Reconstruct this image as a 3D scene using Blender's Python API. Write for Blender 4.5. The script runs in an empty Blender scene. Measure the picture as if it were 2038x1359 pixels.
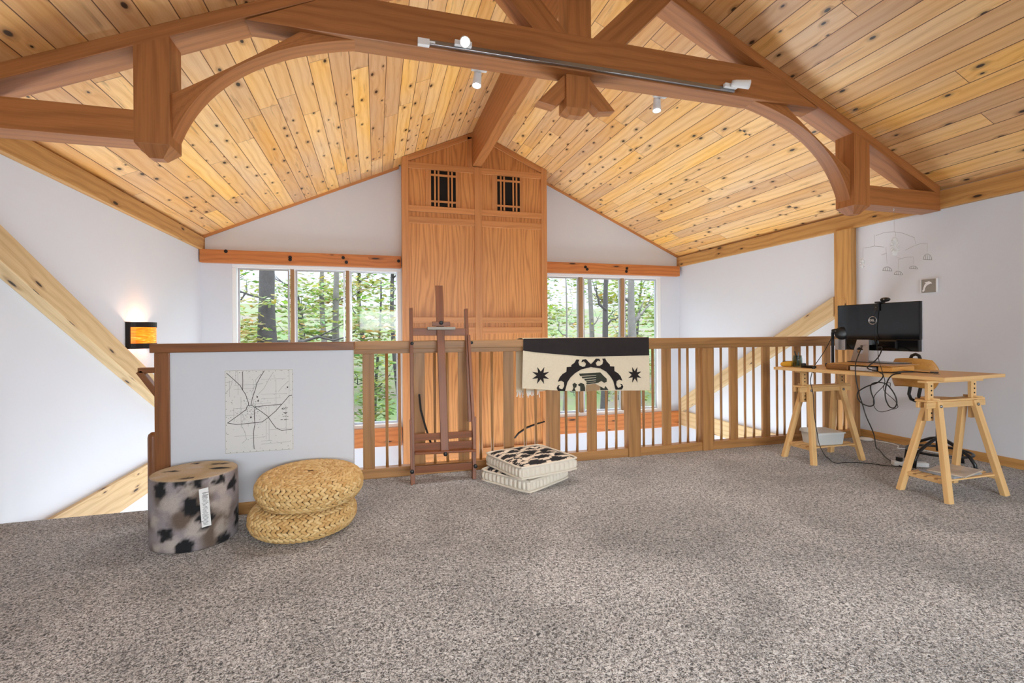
import bpy, bmesh, math, random
from mathutils import Vector, Matrix
random.seed(7)
S = bpy.context.scene
COL = S.collection
PI = math.pi
V3 = Vector

# ------------------------------------------------------------------ camera model
F, YAW, ROLL, SHY, HC = 952.44, .2768, -.0071, -16.1, 1.1
def rotm():
    cy, sy = math.cos(YAW), math.sin(YAW)
    A = Matrix(((cy, -sy, 0), (0, 0, -1), (sy, cy, 0)))
    cr, sr = math.cos(ROLL), math.sin(ROLL)
    Q = Matrix(((cr, -sr, 0), (sr, cr, 0), (0, 0, 1)))
    return Q @ A
RM = rotm()
RT = RM.transposed()
def ray(x, y):
    return RT @ V3(((x - 1019) / F, (y - 679.5 - SHY) / F, 1))
def onx(x, y, X):
    d = ray(x, y); t = X / d.x; return V3((X, d.y * t, HC + d.z * t))
def ony(x, y, Y):
    d = ray(x, y); t = Y / d.y; return V3((d.x * t, Y, HC + d.z * t))
def onz(x, y, Z):
    d = ray(x, y); t = (Z - HC) / d.z; return V3((d.x * t, d.y * t, Z))

cam_d = bpy.data.cameras.new('camera')
cam_d.sensor_width = 36; cam_d.sensor_fit = 'HORIZONTAL'
cam_d.lens = F / 2038 * 36
cam_d.shift_y = SHY / 2038
cam_d.clip_start = .05; cam_d.clip_end = 300
cam = bpy.data.objects.new('camera', cam_d); COL.objects.link(cam)
mw = Matrix((( RM[0][0], -RM[1][0], -RM[2][0], 0), (RM[0][1], -RM[1][1], -RM[2][1], 0), (RM[0][2], -RM[1][2], -RM[2][2], HC), (0, 0, 0, 1)))
cam.matrix_world = mw
S.camera = cam

# ------------------------------------------------------------------ materials
def lin(r, g, b):
    f = lambda c: (c / 255 / 12.92) if c / 255 <= .04045 else ((c / 255 + .055) / 1.055) ** 2.4
    return (f(r), f(g), f(b), 1)
class NT:
    def __init__(s, name):
        s.m = bpy.data.materials.new(name); s.m.use_nodes = True
        s.t = s.m.node_tree; s.t.nodes.clear()
        s.out = s.t.nodes.new('ShaderNodeOutputMaterial')
    def n(s, typ, _props=None, **inp):
        nd = s.t.nodes.new('ShaderNode' + typ)
        for k, v in (_props or {}).items(): setattr(nd, k, v)
        for k, v in inp.items():
            k = int(k[1:]) if k[0] == '_' and k[1:].isdigit() else k.replace('_', ' ')
            s.set(nd, k, v)
        return nd
    def set(s, nd, k, v):
        sock = nd.inputs[k]
        if isinstance(v, bpy.types.NodeSocket): s.t.links.new(v, sock)
        elif isinstance(v, bpy.types.Node): s.t.links.new(v.outputs[0], sock)
        else: sock.default_value = v
    def math(s, op, a, b=0.0, c=0.0, clamp=False):
        nd = s.n('Math', {'operation': op, 'use_clamp': clamp})
        s.set(nd, 0, a); s.set(nd, 1, b)
        if op in ('MULTIPLY_ADD', 'SMOOTH_MIN', 'COMPARE'): s.set(nd, 2, c)
        return nd.outputs[0]
    def mix(s, fac, a, b, mode='MIX'):
        nd = s.n('Mix', {'data_type': 'RGBA', 'blend_type': mode})
        s.set(nd, 0, fac); s.set(nd, 6, a); s.set(nd, 7, b)
        return nd.outputs[2]
    def ramp(s, fac, stops):
        nd = s.n('ValToRGB'); s.set(nd, 0, fac)
        el = nd.color_ramp.elements
        while len(el) < len(stops): el.new(.5)
        for e, (p, c) in zip(el, stops): e.position = p; e.color = c if not isinstance(c, (int, float)) else (c, c, c, 1)
        return nd.outputs[0]
    def pbsdf(s, **k):
        b = s.n('BsdfPrincipled', **k); s.t.links.new(b.outputs[0], s.out.inputs[0]); return b

def plain(name, rgb, rough=.5, metal=0.0, var=0.0, scale=30, bump=0.0, bscale=200, coat=0.0):
    t = NT(name); c = lin(*rgb)
    kw = dict(Roughness=rough, Metallic=metal)
    tc = t.n('TexCoord')
    if var:
        nz = t.n('TexNoise', Vector=tc.outputs['Object'], Scale=scale, Detail=4.0)
        c = t.mix(nz.outputs[0], tuple(x * (1 - var) for x in c[:3]) + (1,), tuple(min(1, x * (1 + var)) for x in c[:3]) + (1,))
    b = t.pbsdf(Base_Color=c, **kw)
    if coat: b.inputs['Coat Weight'].default_value = coat
    if bump:
        nz = t.n('TexNoise', Vector=tc.outputs['Object'], Scale=bscale, Detail=3.0)
        bp = t.n('Bump', Strength=bump, Distance=.004, Height=nz.outputs[0]); t.set(b, 'Normal', bp)
    return t.m

def wood(name, light, dark, rough=.45, grain=1.0, knots=0.0, kscale=(3.0, 9.0), contrast=1.0, vary=.12, cath=.5, boards=None, groove=.0035, boardvar=.3, jlen=2.2, coat=0.0, warp=(1.3, 5.0)):
    """UV: u runs along the grain in metres, v across it."""
    t = NT(name)
    uv = t.n('UVMap')
    sep = t.n('SeparateXYZ', Vector=uv.outputs[0])
    u, v = sep.outputs[0], sep.outputs[1]
    oi = t.n('ObjectInfo')
    brand = None
    gmask = None
    if boards:
        vb = t.math('DIVIDE', v, boards)
        bi = t.math('FLOOR', vb)
        wn = t.n('TexWhiteNoise', {'noise_dimensions': '1D'}, W=bi)
        uo = t.math('MULTIPLY_ADD', wn.outputs[0], 7.3, u)
        jd = t.math('DIVIDE', uo, jlen)
        ji = t.math('FLOOR', jd)
        cmb = t.n('CombineXYZ', X=bi, Y=ji)
        wn2 = t.n('TexWhiteNoise', {'noise_dimensions': '2D'}, Vector=cmb.outputs[0])
        brand = wn2.outputs[0]
        fr = t.math('FRACT', vb)
        ed = t.math('MULTIPLY', t.math('MINIMUM', fr, t.math('SUBTRACT', 1.0, fr)), boards)
        fj = t.math('FRACT', jd)
        ej = t.math('MULTIPLY', t.math('MINIMUM', fj, t.math('SUBTRACT', 1.0, fj)), jlen)
        e = t.math('MINIMUM', ed, t.math('MULTIPLY', ej, 1.6))
        gmask = t.n('MapRange', {'interpolation_type': 'SMOOTHSTEP'}, Value=e, From_Min=groove * .35, From_Max=groove).outputs[0]
        shift = t.math('MULTIPLY', brand, 37.0)
        u = t.math('ADD', u, shift)
        v2 = t.math('MULTIPLY_ADD', brand, 11.0, v)
    else:
        r = t.math('MULTIPLY', oi.outputs['Random'], 23.0)
        u = t.math('ADD', u, r); v2 = v
    # warp
    vec0 = t.n('CombineXYZ', X=t.math('MULTIPLY', u, warp[0]), Y=t.math('MULTIPLY', v2, warp[1]))
    wz = t.n('TexNoise', {'noise_dimensions': '2D'}, Vector=vec0.outputs[0], Scale=1.0, Detail=2.0)
    kd = None
    if knots:
        kv = t.n('CombineXYZ', X=t.math('MULTIPLY', u, kscale[0]), Y=t.math('MULTIPLY', v2, kscale[1]))
        vo = t.n('TexVoronoi', {'voronoi_dimensions': '2D', 'feature': 'F1'}, Vector=kv.outputs[0], Scale=1.0, Randomness=.85)
        # correct the anisotropy: distance in cell space, so stretch the u axis of the knot itself
        kr = t.n('SeparateColor', Color=vo.outputs['Color'])
        kd = vo.outputs['Distance']
        kact = t.math('LESS_THAN', kr.outputs[0], knots)
        ksize = t.math('MULTIPLY_ADD', kr.outputs[1], .07, .045)
    # cathedral rings
    ph = t.math('MULTIPLY_ADD', wz.outputs[0], 9.0 * cath, t.math('MULTIPLY', v2, 42.0 * grain))
    if knots:
        halo = t.math('MULTIPLY', kact, t.math('POWER', 2.718, t.math('MULTIPLY', kd, -9.0)))
        ph = t.math('MULTIPLY_ADD', halo, 5.0, ph)
    rings = t.math('MULTIPLY_ADD', t.math('SINE', t.math('MULTIPLY', ph, 2.2)), .5, .5)
    rings = t.math('POWER', rings, 2.2)
    sv = t.n('CombineXYZ', X=t.math('MULTIPLY', u, 3.0), Y=t.math('MULTIPLY', v2, 110.0 * grain))
    st = t.n('TexNoise', {'noise_dimensions': '2D'}, Vector=sv.outputs[0], Scale=1.0, Detail=3.0, Roughness=.6)
    fac = t.math('MULTIPLY_ADD', rings, .45 * contrast, t.math('MULTIPLY', t.math('SUBTRACT', st.outputs[0], .35), 1.0 * contrast), clamp=True)
    c = t.mix(fac, lin(*light), lin(*dark))
    # slow tone drift
    bv = t.n('CombineXYZ', X=t.math('MULTIPLY', u, .7), Y=t.math('MULTIPLY', v2, 2.0))
    bz = t.n('TexNoise', {'noise_dimensions': '2D'}, Vector=bv.outputs[0], Scale=1.0, Detail=2.0)
    rnd = brand if brand is not None else oi.outputs['Random']
    k = boardvar if boards else vary
    gain = t.math('ADD', t.math('MULTIPLY_ADD', rnd, k, 1 - k * .55), t.math('MULTIPLY_ADD', bz.outputs[0], .24, -.12))
    g3 = t.n('CombineXYZ', X=gain, Y=gain, Z=gain)
    c = t.mix(1.0, c, g3.outputs[0], 'MULTIPLY')
    if boards:
        hs = t.n('HueSaturation', Hue=t.math('MULTIPLY_ADD', rnd, .012, .492), Saturation=t.math('MULTIPLY_ADD', bz.outputs[0], .5, .75), Value=1.0, Color=c)
        c = hs.outputs[0]
    if knots:
        hl = t.math('MULTIPLY', kact, t.n('MapRange', {'interpolation_type': 'SMOOTHSTEP'}, Value=kd, From_Min=t.math('MULTIPLY', ksize, .8), From_Max=t.math('MULTIPLY', ksize, 2.4), To_Min=.42, To_Max=0.0).outputs[0])
        c = t.mix(hl, c, lin(120, 66, 26))
        km = t.math('MULTIPLY', kact, t.n('MapRange', {'interpolation_type': 'SMOOTHSTEP'}, Value=kd, From_Min=t.math('MULTIPLY', ksize, .55), From_Max=ksize, To_Min=1.0, To_Max=0.0).outputs[0])
        c = t.mix(t.math('MULTIPLY', km, .96), c, lin(36, 20, 12))
    b = t.pbsdf(Roughness=rough)
    if coat: b.inputs['Coat Weight'].default_value = coat; b.inputs['Coat Roughness'].default_value = .25
    hgt = st.outputs[0]
    if boards:
        sk = t.n('CombineXYZ', X=t.math('MULTIPLY', u, 1.1), Y=t.math('MULTIPLY', v2, 17.0))
        skn = t.n('TexNoise', {'noise_dimensions': '2D'}, Vector=sk.outputs[0], Scale=1.0, Detail=4.0, Roughness=.65)
        c = t.mix(t.n('MapRange', {'interpolation_type': 'SMOOTHSTEP'}, Value=skn.outputs[0], From_Min=.62, From_Max=.74, To_Min=0.0, To_Max=.5).outputs[0], c, lin(128, 88, 52))
        c = t.mix(gmask, lin(104, 60, 28), c)
        hgt = t.math('MULTIPLY_ADD', gmask, 6.0, st.outputs[0])
    t.set(b, 'Base Color', c)
    bp = t.n('Bump', Strength=.25, Distance=.0015, Height=hgt); t.set(b, 'Normal', bp)
    return t.m

M = {}
M['ceil'] = wood('knotty_pine_boards', (240, 193, 130), (206, 142, 78), rough=.38, knots=.6, kscale=(3.3, 6.4), boards=.155, boardvar=.30, contrast=.7, jlen=2.6, groove=.0042)
M['truss'] = wood('stained_fir', (176, 114, 64), (126, 74, 37), rough=.42, contrast=.75, cath=.6, vary=.12)
M['eave'] = wood('yellow_pine_beam', (206, 156, 92), (158, 106, 52), rough=.55, knots=.35, kscale=(2.2, 7.0), contrast=.9)
M['brace'] = wood('pale_pine_beam', (216, 186, 140), (178, 140, 92), rough=.55, knots=.3, kscale=(2.0, 9.0), contrast=.8)
M['header'] = wood('red_fir_beam', (206, 128, 66), (156, 80, 36), rough=.5, knots=.28, kscale=(1.6, 8.0), contrast=.8)
M['oak'] = wood('oak_panel', (222, 156, 92), (170, 106, 54), rough=.42, contrast=1.1, cath=1.7, grain=1.25, warp=(.55, 4.0))
M['oaktrim'] = wood('oak_trim', (204, 140, 84), (168, 106, 58), rough=.42, contrast=.7)
M['rail'] = wood('rail_oak', (174, 126, 74), (122, 82, 44), rough=.45, contrast=.8)
M['raildark'] = wood('dark_rail_oak', (142, 88, 44), (98, 56, 26), rough=.4, contrast=.8)
M['easel'] = wood('easel_beech', (136, 76, 34), (88, 46, 20), rough=.45, contrast=.7)
M['birch'] = wood('birch', (226, 184, 126), (194, 146, 86), rough=.5, contrast=.5)
M['ply'] = wood('honey_plywood', (208, 152, 78), (176, 118, 50), rough=.35, contrast=.6)
M['walnut'] = wood('walnut_riser', (140, 96, 50), (94, 60, 30), rough=.4)
M['mullion'] = wood('window_wood', (170, 132, 92), (120, 86, 54), rough=.5, contrast=.6)
M['wall'] = plain('white_plaster', (217, 220, 227), .85, var=.02, scale=2.0, bump=.08, bscale=60)
M['whiteframe'] = plain('white_paint', (238, 238, 236), .45, var=.02)
M['black'] = plain('black_plastic', (22, 22, 24), .4, var=.1)
M['gloss'] = plain('glossy_black', (10, 10, 12), .08, var=.05)
M['blackmetal'] = plain('black_metal', (26, 26, 28), .32, var=.1)
M['alu'] = plain('aluminium', (205, 205, 208), .35, .9, var=.03)
M['silver'] = plain('silver', (200, 204, 212), .25, .7, var=.03)
M['steel'] = plain('brushed_rail', (150, 150, 152), .25, .9, var=.05)
M['white'] = plain('white_plastic', (232, 232, 232), .35, var=.02)
M['cord'] = plain('black_cord', (16, 16, 18), .5, var=.1)
M['paper'] = plain('paper', (224, 224, 222), .8, var=.02, scale=6)
M['ink'] = plain('ink', (40, 40, 42), .7, var=.1)
M['inkgrey'] = plain('grey_ink', (128, 128, 128), .7, var=.1)
M['inkpale'] = plain('pale_ink', (176, 176, 176), .8, var=.1)
M['cream'] = plain('cream_wool', (228, 214, 188), .95, var=.08, scale=60, bump=.5, bscale=500)
M['wool'] = plain('black_wool', (34, 28, 28), .95, var=.25, scale=60, bump=.5, bscale=500)
M['woolband'] = plain('charcoal_wool', (40, 33, 34), .9, var=.3, scale=25, bump=.5, bscale=500)
M['woolgreen'] = plain('grey_green_wool', (56, 58, 48), .95, var=.2, scale=60)
M['wooltan'] = plain('tan_wool', (160, 132, 100), .95, var=.1, scale=60)
M['cotton'] = plain('unbleached_cotton', (226, 216, 200), .95, var=.06, scale=40, bump=.5, bscale=300)
M['fringe'] = plain('white_fringe', (238, 234, 226), .9, var=.05)
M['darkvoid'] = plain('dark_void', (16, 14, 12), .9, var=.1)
M['bolt'] = plain('dark_bolt', (30, 24, 22), .5, .4, var=.1)
M['yellow'] = plain('mustard_cloth', (206, 150, 40), .8, var=.15, scale=40)
M['clearbox'] = plain('translucent_plastic', (206, 208, 206), .3, var=.03)
M['grey_tile'] = plain('grey_tile', (150, 146, 138), .25, .3, var=.1)
M['bark'] = plain('bark', (58, 54, 54), .95, var=.55, scale=14, bump=.8, bscale=25)
M['barkpale'] = plain('pale_bark', (92, 88, 84), .95, var=.4, scale=12, bump=.8, bscale=25)
M['lowfloor'] = plain('lower_floor_carpet', (176, 172, 168), .95, var=.1, scale=40)
M['pen1'] = plain('pen_black', (30, 32, 34), .3, var=.05)
M['pen2'] = plain('pen_green', (70, 96, 80), .35, var=.05)
M['pen3'] = plain('pen_grey', (130, 134, 138), .35, var=.05)
M['mag1'] = plain('magazine_cover', (190, 176, 160), .35, var=.5, scale=14)
M['mag2'] = plain('magazine_cover_blue', (150, 160, 172), .35, var=.5, scale=18)
M['thread'] = plain('grey_wire', (150, 146, 138), .4, .5, var=.05)
M['ornament'] = plain('smoky_ornament', (150, 148, 144), .5, var=.2)

M['clampgrey'] = plain('grey_worn_wood', (170, 164, 154), .7, var=.1)
def emit(name, rgb, s):
    t = NT(name); e = t.n('Emission', Color=lin(*rgb), Strength=s); t.t.links.new(e.outputs[0], t.out.inputs[0]); return t.m
M['bulb'] = emit('lit_bulb', (255, 248, 236), 30)

def carpet():
    t = NT('frieze_carpet')
    tc = t.n('TexCoord'); P = tc.outputs['Object']
    n1 = t.n('TexNoise', Vector=P, Scale=95.0, Detail=2.0, Roughness=.6, Distortion=1.2)
    n2 = t.n('TexNoise', Vector=P, Scale=230.0, Detail=1.0)
    n3 = t.n('TexNoise', Vector=P, Scale=1.6, Detail=3.0, Roughness=.55, Distortion=.6)
    n4 = t.n('TexNoise', Vector=P, Scale=9.0, Detail=3.0)
    f = t.math('MULTIPLY_ADD', n2.outputs[0], .3, t.math('MULTIPLY', n1.outputs[0], .8))
    c = t.ramp(f, [(.405, lin(26, 23, 23)), (.475, lin(98, 94, 93)), (.56, lin(178, 173, 171)), (.67, lin(232, 229, 228))])
    g = t.math('ADD', t.math('MULTIPLY_ADD', n3.outputs[0], 1.1, .38), t.math('MULTIPLY_ADD', n4.outputs[0], .24, -.12))
    g3 = t.n('CombineXYZ', X=g, Y=g, Z=g)
    c = t.mix(1.0, c, g3.outputs[0], 'MULTIPLY')
    b = t.pbsdf(Base_Color=c, Roughness=.95)
    b.inputs['Sheen Weight'].default_value = .25
    h = t.math('MULTIPLY_ADD', n2.outputs[0], .35, n1.outputs[0])
    bp = t.n('Bump', Strength=.9, Distance=.012, Height=h); t.set(b, 'Normal', bp)
    return t.m
M['carpet'] = carpet()

def attrmat(name, rough=.9, bump=.4, bscale=300, trans=0.0, attr='Col', fuzz=0.0):
    t = NT(name)
    a = t.n('Attribute', {'attribute_name': attr})
    c = a.outputs[0]
    tc = t.n('TexCoord')
    nz = t.n('TexNoise', Vector=tc.outputs['Object'], Scale=bscale, Detail=4.0)
    if fuzz:
        g = t.math('MULTIPLY_ADD', nz.outputs[0], fuzz * 2, 1 - fuzz)
        g3 = t.n('CombineXYZ', X=g, Y=g, Z=g)
        c = t.mix(1.0, c, g3.outputs[0], 'MULTIPLY')
    b = t.pbsdf(Base_Color=c, Roughness=rough)
    if bump:
        bp = t.n('Bump', Strength=bump, Distance=.004, Height=nz.outputs[0]); t.set(b, 'Normal', bp)
    if trans:
        tr = t.n('BsdfTranslucent', Color=c)
        mx = t.n('MixShader', Fac=trans); t.t.links.new(b.outputs[0], mx.inputs[1]); t.t.links.new(tr.outputs[0], mx.inputs[2])
        t.t.links.new(mx.outputs[0], t.out.inputs[0])
    return t.m
M['felt'] = attrmat('dyed_felt', .95, .6, 220, fuzz=.3)
M['leaf'] = attrmat('leaf', .6, 0, 50, trans=.45)
M['seagrass'] = attrmat('woven_seagrass', .6, .4, 260, fuzz=.25)
M['ikat'] = attrmat('ikat_cotton', .95, .4, 300, fuzz=.08)

def glass(name, rgb=(250, 252, 252), refl=.06):
    t = NT(name)
    tr = t.n('BsdfTransparent', Color=lin(*rgb)); gl = t.n('BsdfGlossy', Roughness=.03)
    fr = t.n('Fresnel', IOR=1.45)
    mx = t.n('MixShader', Fac=t.math('MULTIPLY', fr, .3)); t.t.links.new(tr.outputs[0], mx.inputs[1]); t.t.links.new(gl.outputs[0], mx.inputs[2])
    t.t.links.new(mx.outputs[0], t.out.inputs[0]); return t.m
M['glass'] = glass('clear_glass')
M['jar'] = glass('jar_glass', (222, 232, 228))

def mica():
    t = NT('amber_mica')
    tc = t.n('TexCoord')
    mp = t.n('Mapping', Vector=tc.outputs['Object']); mp.inputs['Scale'].default_value = (6, 6, 40)
    nz = t.n('TexNoise', Vector=mp.outputs[0], Scale=2.0, Detail=4.0)
    c = t.ramp(nz.outputs[0], [(.3, lin(226, 96, 8)), (.55, lin(250, 136, 18)), (.75, lin(255, 190, 90))])
    b = t.pbsdf(Base_Color=c, Roughness=.4)
    t.set(b, 'Emission Color', c); b.inputs['Emission Strength'].default_value = .75
    return t.m
M['mica'] = mica()

# ------------------------------------------------------------------ mesh helper
class MB:
    def __init__(s):
        s.bm = bmesh.new(); s.uv = s.bm.loops.layers.uv.new('UVMap')
    def _uv(s, faces, a, off):
        a = V3(a).normalized()
        for f in faces:
            n = f.normal if f.normal.length > .1 else V3((0, 0, 1))
            if abs(n.dot(a)) > .9:
                t = V3((0, 0, 1)) if abs(n.z) < .9 else V3((1, 0, 0))
                uu = n.cross(t).normalized(); vv = n.cross(uu)
                for l in f.loops: l[s.uv].uv = (l.vert.co.dot(uu) * .2 + off[0], l.vert.co.dot(vv) + off[1])
            else:
                b = n.cross(a).normalized(); uu = b.cross(n).normalized()
                for l in f.loops: l[s.uv].uv = (l.vert.co.dot(uu) + off[0], l.vert.co.dot(b) + off[1])
    def _fin(s, verts, a, mi, bev=0.0):
        faces = list({f for v in verts for f in v.link_faces})
        if bev:
            edges = list({e for v in verts for e in v.link_edges})
            r = bmesh.ops.bevel(s.bm, geom=edges, offset=bev, segments=2, affect='EDGES', profile=.6)
            faces = list({f for f in r['faces']} | {f for f in faces if f.is_valid})
            vs = {v for f in faces for v in f.verts}
            faces = list({f for v in vs for f in v.link_faces})
        for f in faces: f.normal_update(); f.material_index = mi
        s._uv(faces, a, (random.uniform(0, 20), random.uniform(0, 20)))
        return faces
    def hexa(s, c8, a=(1, 0, 0), mi=0, bev=0.0):
        vs = [s.bm.verts.new(c) for c in c8]
        for q in ((0, 3, 2, 1), (4, 5, 6, 7), (0, 1, 5, 4), (1, 2, 6, 5), (2, 3, 7, 6), (3, 0, 4, 7)): s.bm.faces.new([vs[i] for i in q])
        return s._fin(vs, a, mi, bev)
    def box(s, x0, x1, y0, y1, z0, z1, a=None, mi=0, bev=0.0):
        d = (x1 - x0, y1 - y0, z1 - z0)
        if a is None:
            i = max(range(3), key=lambda k: d[k]); a = [0, 0, 0]; a[i] = 1
        return s.hexa([(x0, y0, z0), (x1, y0, z0), (x1, y1, z0), (x0, y1, z0), (x0, y0, z1), (x1, y0, z1), (x1, y1, z1), (x0, y1, z1)], a, mi, bev)
    def bar(s, p0, p1, w, h, side=None, mi=0, bev=0.0):
        """box from p0 to p1; w along 'side', h along the third axis"""
        p0, p1 = V3(p0), V3(p1); a = (p1 - p0).normalized()
        sd = V3(side) if side is not None else (V3((0, 0, 1)).cross(a) if abs(a.z) < .95 else V3((1, 0, 0)))
        sd = (sd - a * sd.dot(a)).normalized(); up = a.cross(sd)
        c = []
        for p in (p0, p1):
            for (i, j) in ((-1, -1), (1, -1), (1, 1), (-1, 1)): c.append(p + sd * (i * w / 2) + up * (j * h / 2))
        return s.hexa(c, a, mi, bev)
    def prism(s, pts, d, a=(1, 0, 0), mi=0, bev=0.0):
        """polygon pts (3-D) extruded by vector d"""
        n = len(pts); d = V3(d)
        A = [s.bm.verts.new(p) for p in pts]; B = [s.bm.verts.new(V3(p) + d) for p in pts]
        fs = [s.bm.faces.new(A[::-1]), s.bm.faces.new(B)]
        for i in range(n): fs.append(s.bm.faces.new((A[i], A[(i + 1) % n], B[(i + 1) % n], B[i])))
        bmesh.ops.recalc_face_normals(s.bm, faces=fs)
        return s._fin(A + B, a, mi, bev)
    def poly(s, pts, mi=0, a=(1, 0, 0)):
        vs = [s.bm.verts.new(p) for p in pts]; f = s.bm.faces.new(vs); f.normal_update(); f.material_index = mi
        s._uv([f], a, (0, 0)); return f
    def tube(s, pts, r, n=8, mi=0, cap=True, smooth=True):
        pts = [V3(p) for p in pts]; rr = r if isinstance(r, (list, tuple)) else [r] * len(pts)
        rings = []; prev = None; L = 0
        for i, p in enumerate(pts):
            t = (pts[min(i + 1, len(pts) - 1)] - pts[max(i - 1, 0)])
            t = t.normalized() if t.length > 1e-9 else V3((0, 0, 1))
            if prev is None:
                u = t.orthogonal().normalized()
            else:
                u = prev - t * prev.dot(t); u = u.normalized() if u.length > 1e-6 else t.orthogonal().normalized()
            prev = u; w = t.cross(u)
            if i: L += (p - pts[i - 1]).length
            rings.append(([s.bm.verts.new(p + (u * math.cos(2 * PI * k / n) + w * math.sin(2 * PI * k / n)) * rr[i]) for k in range(n)], L))
        o = random.uniform(0, 9)
        for (A, la), (B, lb) in zip(rings, rings[1:]):
            for k in range(n):
                f = s.bm.faces.new((A[k], A[(k + 1) % n], B[(k + 1) % n], B[k])); f.material_index = mi; f.smooth = smooth
                c = 2 * PI * rr[0]
                for l, q in zip(f.loops, ((la, k), (la, k + 1), (lb, k + 1), (lb, k))): l[s.uv].uv = (q[0] + o, q[1] / n * c + o)
        if cap:
            for R, fl in ((rings[0][0], True), (rings[-1][0], False)):
                f = s.bm.faces.new(R[::-1] if fl else R); f.material_index = mi
    def cyl(s, c, r, h, n=24, mi=0, axis=(0, 0, 1)):
        c = V3(c); s.tube([c, c + V3(axis).normalized() * h], r, n, mi)
    def lathe(s, prof, c=(0, 0, 0), n=32, mi=0, smooth=True, axis=None):
        c = V3(c); R = Matrix.Identity(3) if axis is None else V3((0, 0, 1)).rotation_difference(V3(axis)).to_matrix()
        rows = []
        for (r, z) in prof:
            if r < 1e-5: rows.append([s.bm.verts.new(c + R @ V3((0, 0, z)))])
            else: rows.append([s.bm.verts.new(c + R @ V3((r * math.cos(2 * PI * k / n), r * math.sin(2 * PI * k / n), z))) for k in range(n)])
        for A, B in zip(rows, rows[1:]):
            for k in range(n):
                q = [A[k % len(A)], A[(k + 1) % len(A)], B[(k + 1) % len(B)], B[k % len(B)]]
                q = [v for i, v in enumerate(q) if v not in q[:i]]
                if len(q) >= 3:
                    f = s.bm.faces.new(q); f.material_index = mi; f.smooth = smooth
    def build(s, name, mats, parent=None, smooth=False):
        me = bpy.data.meshes.new(name)
        s.bm.to_mesh(me); s.bm.free()
        for m in (mats if isinstance(mats, (list, tuple)) else [mats]): me.materials.append(M[m] if isinstance(m, str) else m)
        if smooth:
            for p in me.polygons: p.use_smooth = True
        o = bpy.data.objects.new(name, me); COL.objects.link(o)
        if parent: o.parent = parent; o.matrix_parent_inverse = Matrix.Translation(-parent.location) if not parent.rotation_euler.z else parent.matrix_basis.inverted()
        return o

def tag(o, label, cat, group=None, kind=None):
    o['label'] = label; o['category'] = cat
    if group: o['group'] = group
    if kind: o['kind'] = kind
    return o
def struct(o):
    o['kind'] = 'structure'; return o
def thing(name, label, cat, loc=(0, 0, 0), group=None, kind=None):
    o = bpy.data.objects.new(name, None); COL.objects.link(o); o.location = loc; o.empty_display_size = .1
    return tag(o, label, cat, group, kind)
def P(name, mats, parent, fn, smooth=False):
    m = MB(); fn(m); return m.build(name, mats, parent, smooth)

# ------------------------------------------------------------------ room shell
XL, XR, YG, YB, XC = -2.14, 4.89, 6.94, -3.2, 1.375
ZL = -2.6
RZ, RS = 3.94, .45
roof = lambda x: RZ - RS * abs(x - XC)
SW = (-2.7, -.75, .8, 1.9)   # added side window behind the camera, opened for fill light
m = MB(); m.box(XL - .15, XL, SW[1], YG + .16, ZL, 2.5); m.box(XL - .15, XL, YB - .15, SW[0], ZL, 2.5)
m.box(XL - .15, XL, SW[0], SW[1], ZL, SW[2]); m.box(XL - .15, XL, SW[0], SW[1], SW[3], 2.5); struct(m.build('wall_left', 'wall'))
m = MB(); m.box(XR, XR + .15, YB - .15, YG + .16, ZL, 2.5); struct(m.build('wall_right', 'wall'))
# gable wall with two window openings
WL, WR, WZ0, WZ1 = (-1.79, .34), (2.41, 4.54), -.205, 2.02
m = MB(); d = (0, .16, 0)
m.prism([(XL, YG, ZL), (XR, YG, ZL), (XR, YG, WZ0), (XL, YG, WZ0)], d)
for a, b in ((XL, WL[0]), (WL[1], WR[0]), (WR[1], XR)): m.prism([(a, YG, WZ0), (b, YG, WZ0), (b, YG, WZ1), (a, YG, WZ1)], d)
m.prism([(XL, YG, WZ1), (XR, YG, WZ1), (XR, YG, roof(XR) + .03), (XC, YG, RZ + .03), (XL, YG, roof(XL) + .03)], d)
struct(m.build('wall_back', 'wall'))
# wall behind the camera, with a wide window added to let fill light in
m = MB(); d = (0, -.16, 0); bw = (-.6, 3.35)
m.prism([(XL, YB, ZL), (XR, YB, ZL), (XR, YB, .7), (XL, YB, .7)], d)
for a, b in ((XL, bw[0]), (bw[1], XR)): m.prism([(a, YB, .7), (b, YB, .7), (b, YB, 1.95), (a, YB, 1.95)], d)
m.prism([(XL, YB, 1.95), (XR, YB, 1.95), (XR, YB, roof(XR) + .03), (XC, YB, RZ + .03), (XL, YB, roof(XL) + .03)], d)
struct(m.build('wall_front', 'wall'))
# carpeted loft floor
m = MB()
m.box(XL, XR, YB, 3.54, -.28, 0)
m.box(-.32, XR, 3.5401, 3.865, -.28, 0)
fl = struct(m.build('floor', 'carpet'))
m = MB(); m.box(XL, XR, 2.0, YG, ZL - .1, ZL, a=(0, 1, 0)); struct(m.build('floor_lower', 'lowfloor'))
# board ceiling: two slopes
m = MB()
for sg in (-1, 1):
    xe = XC + sg * 3.60
    pts = [(XC, YB - .1, RZ), (XC, YG + .1, RZ), (xe, YG + .1, roof(xe)), (xe, YB - .1, roof(xe))]
    m.prism(pts if sg > 0 else pts[::-1], (0, 0, .14), a=(0, 1, 0))
ceil = m.build('ceiling', 'ceil'); struct(ceil)
uvl = ceil.data.uv_layers[0].data
for p in ceil.data.polygons:
    for li in p.loop_indices:
        co = ceil.data.vertices[ceil.data.loops[li].vertex_index].co
        uvl[li].uv = (co.y + (40 if p.center.x > XC else 0), (co.x - XC) * 1.0966 + (50.06 if p.center.x > XC else 20))
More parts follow.
